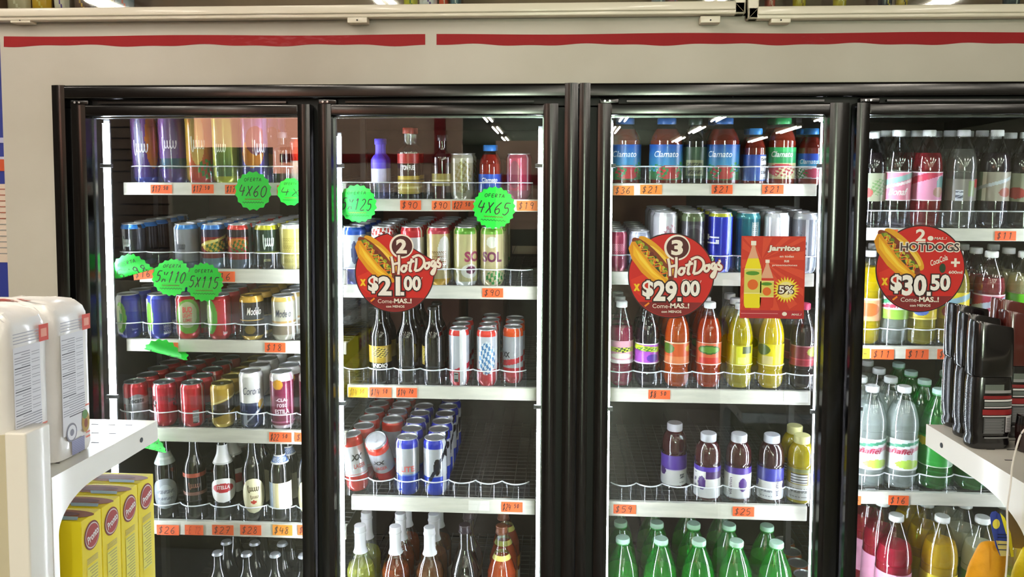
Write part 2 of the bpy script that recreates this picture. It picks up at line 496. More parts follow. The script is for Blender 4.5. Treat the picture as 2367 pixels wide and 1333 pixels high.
# door edges in the photograph: outer left, glass left, glass right, outer right (read near y=300)
DOORS = [(166, 198, 688, 716), (735, 765, 1257, 1290), (1382, 1412, 1918, 1962), (1980, 2010, 2545, 2580)]
units = []
def rounded_post(m, x0, x1, y0, y1, z0, z1):
    """vertical bar whose front bulges slightly, as extruded frame sections do"""
    n = 9; pts = []
    for k in range(n + 1):
        t = k / n
        pts.append((x0 + (x1 - x0) * t, y0 - .35 * (x1 - x0) * .28 * (math.sin(PI * t)) + 0))
    pts += [(x1, y1), (x0, y1)]
    k = len(pts)
    vs = [(x, y, z0) for x, y in pts] + [(x, y, z1) for x, y in pts]
    fs = [(i, (i + 1) % k, k + (i + 1) % k, k + i) for i in range(k)] + [tuple(range(k))[::-1], tuple(range(k, 2 * k))]
    m.add(vs, fs, smooth=True)
def frame_unit(name, label, u0, u1, uo, um, doors):
    t = empty(name, (0, 0, 0))
    tag(t, label, 'cooler', 'glass door coolers')
    x0, x1 = X(u0, 300, YFR), X(u1, 300, YFR)
    m = MB()
    fw = [X(o, 300, YFR) for o in uo]
    rounded_post(m, x0, fw[0], YFR, .05, ZB - .05, zfo)
    rounded_post(m, fw[1], x1, YFR, .05, ZB - .05, zfo)
    m.box(x0, x1, YFR, .05, zfi, zfo, bev=.006)
    m.box(x0, x1, YFR, .05, ZB - .08, ZB, bev=.006)
    m.build('frame', M_BLACK, t)
    # inner channel where the doors hang
    m = MB()
    m.box(fw[0], fw[1], .012, .05, zdt - .004, zfi); m.box(fw[0], X(doors[0][1] - 6, 300, .02), .012, .05, ZB, zdt)
    m.box(X(um - 14, 300, .01), X(um + 14, 300, .01), .010, .075, ZB, zdt)
    m.box(X(doors[1][2] + 6, 300, .02), fw[1], .012, .05, ZB, zdt)
    m.build('frame_channel', M_BLACKM, t)
    # torsion rods and hinge screws in the channel above the doors
    for d in doors:
        xa, xb = X(d[0], 300, 0), X(d[3], 300, 0)
        zz = (zfi + zdt) / 2
        hb = MB().box(xa + .004, xa + .05, -.008, .012, zz - .006, zz + .006, bev=.002)
        hb.build('hinge', M_BLACK, t)
        mm = MB()
        for q in (.010, .022): mm.tube([(xa + q + .006, -.011, zz), (xa + q + .006, -.006, zz)], .0028, 8)
        mm.build('hinge_screw', M_TRIM, t)
        MB().box(xa + .07, xb - .06, .0, .012, zz - .002, zz + .003).build('closer_rod', M_BLACK, t)
    units.append(t)
    return t
ua = frame_unit('display_cooler', 'black framed two door drinks cooler on the left, holding cans and beer', 122, 1336, (151, 1305), 726, DOORS[:2])
ub = frame_unit('display_cooler', 'black framed two door drinks cooler on the right, holding sodas and juices', 1339, 2620, (1364, 2592), 1971, DOORS[2:])
for i, d in enumerate(DOORS):
    t = units[i // 2]
    a, g0, g1, e = [X(q, 300, YD) for q in d]
    z0 = ZB + .01
    m = MB()
    rounded_post(m, a, g0, YD, .006, z0, zdt)
    rounded_post(m, g1, e, YD, .006, z0, zdt)
    m.box(g0 - .002, g1 + .002, YD, .006, zgt, zdt, bev=.004)
    m.box(g0 - .002, g1 + .002, YD, .006, z0, z0 + .05, bev=.004)
    dr = m.build('door', M_BLACK, t)
    MB().box(g0 - .003, g1 + .003, YG - .001, YG + .003, z0 + .04, zgt + .003).build('glass_pane', M_GLASS, dr)
    m = MB()
    q = .0035
    for (xa, xb) in ((g0 - .001, g0 + q), (g1 - q, g1 + .001)):
        m.box(xa, xb, YG + .005, YG + .016, z0 + .05, zgt)
    m.box(g0, g1, YG + .005, YG + .016, zgt - .003, zgt + .001)
    m.build('glass_spacer', M_TRIM, dr)
    m = MB()
    m.box(a + .004, g0 - .004, .006, .011, z0, zdt); m.box(g1 + .004, e - .004, .006, .011, z0, zdt)
    m.build('gasket', M_BLACKM, dr)
# light strips: (u, v of the top, half width px, depth)
def led(u, v, y, t, wpx=6, z0=.38):
    p = at(u, v, y)
    m = MB(); hw = wpx / FPX * 2.05
    m.box(p.x - hw, p.x + hw, y, y + .006, z0, p.z)
    o = m.build('light_strip', M_LED, t)
    mm = MB(); mm.box(p.x - hw - .0005, p.x + hw + .0005, y + .0065, y + .012, z0 - .01, p.z + .01)
    mm.build('strip_holder', PM('grey_plastic', '#5a5b5d', .4), o)
    zc = at(u, 383, y).z
    for z in (zc, zc - .62):
        MB().box(p.x - hw - .008, p.x + hw + .008, y - .003, y + .007, z - .005, z + .005, bev=.001).build('strip_clip', _M['grey_plastic'], o)
led(243, 285, .065, ua, 7)
led(716, 300, .085, ua, 5)
led(783, 315, .040, ua, 4)
led(1249, 300, .040, ua, 4)
led(1414, 285, .035, ub, 3)
led(1904, 285, .040, ub, 4)
led(2004, 285, .075, ub, 3)
led(2530, 285, .040, ub, 5)
# liner behind: side walls, top, partition between units
m = MB()
xa, xb = X(135, 300, .05), X(2610, 300, .05)
m.box(xa - .02, xa, .05, 1.3, .1, zfo + .02); m.box(xb, xb + .02, .05, 1.3, .1, zfo + .02)
m.box(xa - .02, xb + .02, .05, 1.3, zfo + .0, zfo + .03)
m.box(X(1337, 300, .1) - .01, X(1337, 300, .1) + .01, .08, 1.0, .1, zfo)
m.box(xa, xb, .06, 1.3, .08, .1)
struct('trim_3', m, M_INSIDE)

# ------------------------------------------------------------------ shelves inside the coolers
TILT = R(4.0)
TT = math.tan(TILT)
ORD = ['front', 'second', 'third', 'fourth', 'fifth', 'sixth']
SHELF = {}
DOORN = ['far left door', 'second door', 'third door', 'far right door']
SHN = ['top shelf', 'second shelf', 'third shelf', 'fourth shelf', 'fifth shelf', 'lowest row']
def shelf(door, k, ua_, ub_, vt, vb, lanes=(), fence=True, deep=.62, zabs=None):
    """one gravity shelf: price rail, sloping wire deck, lane dividers with a clear front guard"""
    t = units[door // 2]
    pa, pb = at(ua_, vt, YR), at(ub_, vt, YR)
    um_ = (ua_ + ub_) / 2
    z1 = at(um_, vt, YR).z; z0 = at(um_, vb, YR).z
    if zabs is not None: z1, z0 = zabs, zabs - .03
    x0, x1 = pa.x, pb.x
    s = MB().box(x0, x1, YR, YR + .004, z0, z1, bev=.0015)
    s.box(x0, x1, YR + .003, YR + .014, z1 - .004, z1)
    root = s.build('shelf', M_RAIL, t)
    zd = z1 - .003
    m = MB()
    dx = x1 - x0
    def dk(x, y): return zd + (y - YR) * TT
    nx = int(dx / .030)
    for i in range(nx + 1):
        x = x0 + dx * i / nx
        m.tube([(x, YR + .008, dk(x, YR + .008) - .002), (x, YR + deep, dk(x, YR + deep) - .002)], .0012, 4)
    ny = int(deep / .028)
    for j in range(ny + 1):
        y = YR + .012 + (deep - .012) * j / ny
        m.tube([(x0, y, dk(0, y) - .0044), (x1, y, dk(0, y) - .0044)], .0013, 4)
    m.build('wire_deck', M_WIRE, root)
    SHELF[(door, k)] = (zd, x0, x1)
    if lanes:
        xs = [X(l, vt, YR + .03) for l in lanes]
        hF = .044
        for x in xs:
            d = MB()
            for (ya, yb) in ((YR + .022, YR + deep),):
                za, zb_ = dk(0, ya), dk(0, yb)
                d.box(x - .0009, x + .0009, ya, yb, 0, 1)
                d.v[-8:] = [(v[0], v[1], (za if v[1] == ya else zb_) + (.002 if v[2] == 0 else hF)) for v in d.v[-8:]]
            d.tube([(x, YR + .022, dk(0, YR + .022) + .002), (x, YR + .022, dk(0, YR + .022) + hF + .004)], .0022, 6)
            d.build('lane_divider', M_CLEARW, root)
        if fence:
            for xa_, xb_ in zip(xs[:-1], xs[1:]):
                g = MB(); pts = []
                for q in range(13):
                    a = q / 12
                    pts.append((xa_ + (xb_ - xa_) * a, YR + .022 - .026 * math.sin(PI * a) ** .8, zd + hF + .003))
                g.tube(pts, .0017, 6)
                gd = g.build('front_guard', M_FENCE, root)
                g2 = MB()
                vs = []
                for p in pts: vs += [(p[0], p[1], p[2]), (p[0], p[1], zd + .004)]
                g2.add(vs, [(2 * i, 2 * i + 1, 2 * i + 3, 2 * i + 2) for i in range(12)], smooth=True)
                g2.build('guard_wall', M_CLEARW, gd)
    return root
def mids(c, w0=None):
    """lane boundaries from lane centres"""
    b_ = [(c[i] + c[i + 1]) / 2 for i in range(len(c) - 1)]
    return [c[0] - (b_[0] - c[0])] + b_ + [c[-1] + (c[-1] - b_[-1])]

shelf(0, 0, 285, 800, 422, 451, mids([340, 403, 466, 526, 592, 655, 715]))
shelf(0, 1, 322, 800, 622, 654, mids([313, 374, 435, 497, 557, 620, 677]))
shelf(0, 2, 292, 800, 787, 815, mids([300, 370, 440, 510, 585, 660, 735]))
shelf(0, 3, 330, 800, 993, 1024, mids([317, 385, 450, 518, 585, 655, 722]))
shelf(0, 4, 340, 800, 1208, 1240, mids([388, 455, 522, 590, 654, 720]))
low = lambda u, v, h, r: at(u, v, YR + .015 + r).z - h - .05 * TT
shelf(0, 5, 340, 800, 1500, 1530, (), zabs=low(578, 1266, .235, .03))
shelf(1, 0, 800, 1243, 460, 488, mids([811, 878, 945, 1012, 1068, 1132, 1198]))
shelf(1, 1, 788, 1243, 660, 690, mids([822, 888, 955, 1015, 1077, 1138, 1200]))
shelf(1, 2, 803, 1240, 893, 922, mids([825, 881, 943, 1003, 1062, 1126, 1186]))
shelf(1, 3, 812, 1237, 1151, 1184, mids([825, 882, 944, 1006, 1070, 1130, 1192]))
shelf(1, 4, 800, 1237, 1470, 1500, (), zabs=low(918, 1204, .305, .04))
shelf(2, 0, 1414, 1888, 424, 452, mids([1440, 1500, 1560, 1615, 1675, 1742, 1803, 1868]))
shelf(2, 1, 1410, 1882, 630, 660, mids([1425, 1475, 1535, 1600, 1660, 1722, 1788, 1852]))
shelf(2, 2, 1408, 1874, 901, 932, mids([1432, 1492, 1562, 1634, 1706, 1778, 1850]))
shelf(2, 3, 1407, 1866, 1164, 1198, mids([1440, 1498, 1560, 1633, 1703, 1778, 1848]))
shelf(2, 4, 1407, 1866, 1520, 1550, (), zabs=low(1608, 1231, .315, .047))
shelf(3, 0, 2002, 2560, 528, 557, mids([2010, 2062, 2132, 2210, 2288, 2355, 2425]))
shelf(3, 1, 1994, 2560, 803, 832, mids([1998, 2060, 2125, 2195, 2270, 2345, 2420]))
shelf(3, 2, 1980, 2560, 1142, 1171, mids([2000, 2078, 2158, 2240, 2320]))
shelf(3, 3, 1975, 2560, 1500, 1530, (), zabs=low(2160, 1176, .315, .046))
# uprights that carry the shelves at the left of each bay
for d, us in ((0, (262, 705)), (1, (790, 1262)), (2, (1400, 1900)), (3, (1990,))):
    for u in us:
        xx = at(u, 700, YR + .05).x
        m = MB().box(xx - .008, xx + .008, YR + .30, YR + .325, .2, zfi)
        m.build('shelf_upright', M_WIRE, units[d // 2])

# ------------------------------------------------------------------ drinks
def painter(base, ops, h, z0=0.0, z1=1.0):
    bc = hx(base)
    O = []
    for o in ops: O.append([hx(x) if isinstance(x, str) and x.startswith('#') else x for x in o])
    def f(s, z):
        t = (z / h - z0) / (z1 - z0)
        c = bc
        for o in O:
            k = o[0]
            if k == 'b':
                if o[1] <= t <= o[2]: c = o[3]
            elif k == 'r':
                if o[1] <= s <= o[2] and o[3] <= t <= o[4]: c = o[5]
            elif k == 'e':
                if ((s - o[1]) / o[3]) ** 2 + ((t - o[2]) / o[4]) ** 2 <= 1: c = o[5]
            elif k == 'd':   # diagonal band
                if abs(t - o[2] - o[1] * s) < o[3]: c = o[4]
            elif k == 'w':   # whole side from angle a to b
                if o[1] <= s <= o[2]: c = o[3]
            elif k == 'n':   # fine print lines in a rectangle
                if o[1] <= s <= o[2] and o[3] <= t <= o[4] and int((t - o[3]) * 60) % 2 == 0 and (int(s * 40 + t * 97) % 5): c = o[5]
            elif k == 'c':   # bar code
                if o[1] <= s <= o[2] and o[3] <= t <= o[4]: c = (.03, .03, .03) if int(t * 90) % 2 else (.8, .8, .8)
            elif k == 'g':   # blend of two inks up the label
                if o[1] <= t <= o[2]:
                    q = (t - o[1]) / (o[2] - o[1]); c = tuple(o[3][i] * (1 - q) + o[4][i] * q for i in range(3))
            elif k == 's':   # speckled leaves / fruit
                if ((s - o[1]) / o[3]) ** 2 + ((t - o[2]) / o[4]) ** 2 <= 1 and (math.sin(s * 23 + t * 11) * math.sin(t * 41 - s * 7)) > 0: c = o[5]
        return c
    return f

def wrap_text(parent, name, items, r, h, rfun=None):
    """lettering laid on the cylinder: items = (string, angle/90, z/h, w/r, hgt/h, colour, bold, shear, rot)"""
    m = MB()
    for it in items:
        s_, a, z, wd, hg, col = it[:6]
        bold = it[6] if len(it) > 6 else 0.0
        shear = it[7] if len(it) > 7 else 0.0
        rot = it[8] if len(it) > 8 else 0.0
        def tf(p):
            ph = p[0] / r - PI / 2
            rr = (rfun(p[2]) if rfun else r) + .0009
            return (rr * math.cos(ph), rr * math.sin(ph), p[2])
        if s_.startswith('~'):
            # running script whose letters cannot be read in the picture
            n_ = 90; pts = []
            for q in range(n_ + 1):
                t_ = q / n_; am = .5 * hg * h * (1 if t_ < .16 else .42 + .25 * math.sin(t_ * 17) ** 2)
                ph_ = t_ * 2 * PI * 5.5
                pts.append((a * PI / 2 * r + (t_ - .5) * wd * r + wd * r * .05 * math.cos(ph_), z * h + am * math.sin(ph_)))
            ribbon(m, pts, min(.0022, hg * h * .12), 0, hx(col), tf)
        else:
            q = MB()
            flat_text(q, s_, a * PI / 2 * r, z * h, wd * r, hg * h, 0, hx(col), bold, shear, rot)
            if not q.v: continue
            bm = bmesh.new()
            bv = [bm.verts.new(v) for v in q.v]
            for f in q.f:
                try: bm.faces.new([bv[k] for k in f])
                except ValueError: pass
            bmesh.ops.triangulate(bm, faces=bm.faces[:])
            x0 = min(v[0] for v in q.v); x1 = max(v[0] for v in q.v)
            st = .0035; xx = x0 + st
            while xx < x1:
                bmesh.ops.bisect_plane(bm, geom=bm.verts[:] + bm.edges[:] + bm.faces[:], plane_co=(xx, 0, 0), plane_no=(1, 0, 0), dist=1e-8)
                xx += st
            bm.verts.index_update()
            m.add([tf(v.co) for v in bm.verts], [[v.index for v in f.verts] for f in bm.faces], hx(col))
            bm.free()
    m.build(name, M_PRINT, parent)

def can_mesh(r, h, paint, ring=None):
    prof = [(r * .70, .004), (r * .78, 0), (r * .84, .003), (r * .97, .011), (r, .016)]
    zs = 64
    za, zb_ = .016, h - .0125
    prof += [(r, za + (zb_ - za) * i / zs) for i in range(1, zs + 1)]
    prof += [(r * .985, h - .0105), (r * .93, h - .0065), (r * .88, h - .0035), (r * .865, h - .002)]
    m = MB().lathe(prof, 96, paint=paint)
    m.f.pop(); m.m.pop(); m.sm.pop(); m.c.pop()
    return m
def lid_mesh(r, h, back=False):
    m = MB().lathe([(r * .86, h - .003), (r * .885, h - .0015), (r * .885, h), (r * .85, h + .0005), (r * .82, h - .001), (r * .78, h - .0055), (r * .74, h - .0035), (0, h - .0035)], 32)
    return m
def tab_mesh(r, h):
    m = MB()
    z = h - .0028
    pts = disc_poly(0, 0, .0075, .0045, 16)
    m.add([(x, y, z + .0012) for y, x in pts] + [(x, y, z) for y, x in pts], [tuple(range(16))[::-1]] + [(i, (i + 1) % 16, 16 + (i + 1) % 16, 16 + i) for i in range(16)])
    m.add([(x * .45, y * .5 - .0035, z + .0016) for y, x in pts], [tuple(range(16))[::-1]])
    return m
CANR = {'std': (.0325, .122), 'tall': (.0325, .158), 'sleek': (.0285, .155), 'giant': (.0365, .192), 'mini': (.0285, .108)}
PROTO = {}
def make_can(K):
    r, h = CANR[K['size']]
    t = empty(K.get('name', 'drink_can'))
    pf = painter(K['base'], K['ops'], h)
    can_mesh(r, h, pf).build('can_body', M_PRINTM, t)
    ld = lid_mesh(r, h).build('lid', M_LID if not K.get('lid') else PM('lid_' + K['lid'][1:], K['lid'], .3, metal=.8), t)
    tab_mesh(r, h).build('pull_tab', M_LID, ld)
    if K.get('tx'): wrap_text(t, 'lettering', K['tx'], r, h)
    return t, r, h

SH = {
 'beer': [(0, .004), (.88, 0), (.97, .008), (1, .03), (1, .56), (.97, .61), (.84, .68), (.62, .745), (.50, .79), (.44, .86), (.41, .94), (.44, .945), (.44, .965), (.40, .97), (.40, .985)],
 'stubby': [(0, .004), (.88, 0), (.97, .008), (1, .03), (1, .55), (.94, .62), (.70, .72), (.48, .80), (.42, .90), (.42, .985)],
 'pet': [(0, .012), (.5, 0), (.74, .004), (.92, .03), (1, .08), (1, .16), (.95, .19), (.95, .225), (1, .25), (1, .285), (.96, .30), (.955, .52), (1, .54), (1, .585), (.97, .64), (.86, .72), (.66, .80), (.47, .865), (.38, .90), (.37, .925), (.42, .928), (.42, .938), (.36, .94)],
 'soda': [(0, .012), (.5, 0), (.76, .004), (.93, .03), (1, .07), (1, .28), (.985, .29), (.985, .55), (1, .57), (.985, .63), (.90, .71), (.74, .785), (.55, .85), (.38, .905), (.35, .925), (.41, .93), (.41, .94), (.34, .942)],
 'vita': [(0, .006), (.86, 0), (.97, .012), (1, .035), (.97, .07), (.975, .09), (.975, .50), (.93, .53), (1, .57), (1, .62), (.96, .72), (.84, .79), (.66, .845), (.50, .87), (.50, .885)],
 'tomato': [(0, .006), (.9, 0), (.98, .01), (1, .035), (1, .58), (.97, .64), (.86, .72), (.66, .80), (.54, .85), (.50, .88), (.50, .90)],
 'wine': [(0, .006), (.9, 0), (.98, .008), (1, .025), (1, .52), (.96, .58), (.80, .65), (.56, .715), (.42, .765), (.38, .80), (.37, .985)],
 'flask': [(0, .006), (.9, 0), (.98, .008), (1, .02), (1, .62), (.93, .70), (.62, .76), (.42, .80), (.40, .97)],
}
def smooth_prof(p):
    return [(max(a, 0), b_) for a, b_ in catmull(p, 3)]
GLASS = {
 'clear': ('clear_bottle', '#f4f8f6', 0, None), 'pet': ('pet_bottle', '#f4f7f6', 0, None),
 'brown': ('brown_glass', '#4a2412', 0, None), 'dark': ('dark_glass', '#17100d', .12, '#0c0908'),
 'green': ('green_glass', '#2f7a34', 0, None), 'dkgreen': ('olive_glass', '#2a3a12', .05, '#0a1206'), 'petgreen': ('green_pet', '#62e080', .22, '#2fc850'),
}
def liquid(colr, op):
    q0 = hx(colr); g0 = min(1.45, .96 / max(q0)); k = tuple(x * g0 for x in q0)
    colr = '#' + ''.join('%02x' % int(round(255 * (1.055 * x ** (1 / 2.4) - .055 if x > .0031308 else 12.92 * x))) for x in k)
    return glassy('liquid_' + colr[1:] + '_%d' % int(op * 100), colr, r0=.02, rough=.08, body=op, bodycol=colr, power=6)
def make_bottle(K):
    r, h = K['r'], K['h']
    prof = smooth_prof(SH[K['shape']])
    t = empty(K.get('name', 'soda_bottle'))
    petal = K['shape'] in ('pet', 'soda')
    ribz = K.get('ribs')
    def radf(a, z):
        q = 1
        if petal and z < .1 * h: q -= .10 * (1 - z / (.1 * h)) * (.5 + .5 * math.cos(a * 2 * PI * 5))
        return q
    g = GLASS[K['glass']]
    P3 = [(a * r, b_ * h) for a, b_ in prof]
    MB().lathe(P3, 40, radf=radf).build('bottle_glass' if K['shape'] in ('beer', 'wine', 'flask', 'stubby') else 'bottle_shell', glassy(g[0], g[1], r0=.12, rough=.09, body=g[2], bodycol=g[3]), t)
    def rr(z):
        z /= h
        for i in range(len(prof) - 1):
            if prof[i][1] <= z <= prof[i + 1][1]:
                q = (z - prof[i][1]) / max(1e-6, prof[i + 1][1] - prof[i][1])
                return r * (prof[i][0] * (1 - q) + prof[i + 1][0] * q)
        return r * prof[-1][0]
    if K.get('liq'):
        lc, op, lv = K['liq']
        L = [(max(0, a * r - .0018) if a > 0 else 0, b_ * h + .0015) for a, b_ in prof if b_ <= lv]
        L.append((max(0, rr(lv * h) - .0018), lv * h)); L.append((0, lv * h))
        MB().lathe(L, 28, radf=radf).build('drink', liquid(lc, op), t)
    # cap
    lastr, lastz = P3[-1]
    if K.get('cap'):
        ck = K.get('capk', 'screw')
        m = MB()
        if ck == 'screw':
            cr = lastr + .0028; ch = K.get('caph', .016)
            z0 = lastz - .004
            m.lathe([(cr - .0006, z0), (cr, z0 + .001), (cr, z0 + ch - .002), (cr - .0015, z0 + ch), (0, z0 + ch)], 40, radf=lambda a, z: 1 + .018 * math.cos(a * 2 * PI * 20))
        elif ck == 'crown':
            m.lathe([(lastr + .0035, lastz - .006), (lastr + .0022, lastz - .003), (lastr + .001, lastz + .001), (lastr - .002, lastz + .0025), (0, lastz + .003)], 42, radf=lambda a, z: 1 + (.03 * math.cos(a * 2 * PI * 21) if z < lastz - .002 else 0))
        elif ck == 'foil':
            z0 = K.get('foil', .80) * h
            zz = [z0 + (lastz - z0) * i / 6 for i in range(7)]
            m.lathe([(rr(z) + .0008, z) for z in zz] + [(lastr + .0012, lastz + .001), (lastr, lastz + .003), (0, lastz + .003)], 28)
            m.lathe([(lastr + .0022, lastz - .018), (lastr + .0026, lastz - .016), (lastr + .0022, lastz - .014)], 28)
        m.build('cap' if ck != 'foil' else 'neck_foil', PM('cap_' + K['cap'][1:] + ck, K['cap'], .4, metal=.5 if ck == 'crown' else 0, coat=.2), t)
    for lb in K.get('labels', []):
        z0, z1, base, ops = lb[:4]
        pf = painter(base, ops, h, z0, z1)
        span = lb[4] if len(lb) > 4 else None
        m = MB(); nz = 34
        if span is None:
            m.lathe([(rr(h * (z0 + (z1 - z0) * i / nz)) + .0005, h * (z0 + (z1 - z0) * i / nz)) for i in range(nz + 1)], 88, paint=pf)
            m.f = [f for f in m.f if len(f) == 4]; k = len(m.f); m.m = m.m[:k]; m.sm = m.sm[:k]; m.c = m.c[:k]
        else:      # shaped sticker (oval or shield) centred at angle a, half width hw
            a0, hw, shp = span
            N = 34; vs = []; cs = []; fs = []
            for i in range(nz + 1):
                tz = i / nz
                wz = hw * (math.sqrt(max(0, 1 - (2 * tz - 1) ** 2)) if shp == 'oval' else 1)
                for j in range(N + 1):
                    s_ = a0 + wz * (2 * j / N - 1)
                    z = h * (z0 + (z1 - z0) * tz); ph = s_ * PI / 2 - PI / 2; q = rr(z) + .0007
                    vs.append((q * math.cos(ph), q * math.sin(ph), z))
            for i in range(nz):
                for j in range(N):
                    fs.append((i * (N + 1) + j, i * (N + 1) + j + 1, (i + 1) * (N + 1) + j + 1, (i + 1) * (N + 1) + j))
                    z = h * (z0 + (z1 - z0) * (i + .5) / nz)
                    cs.append(pf(a0 + hw * (2 * (j + .5) / N - 1), z))
            m.add(vs, fs, cs, smooth=True)
        m.build('label', M_PRINT, t)
    if K.get('tx'): wrap_text(t, 'lettering', K['tx'], r, h, rr)
    return t, r, h

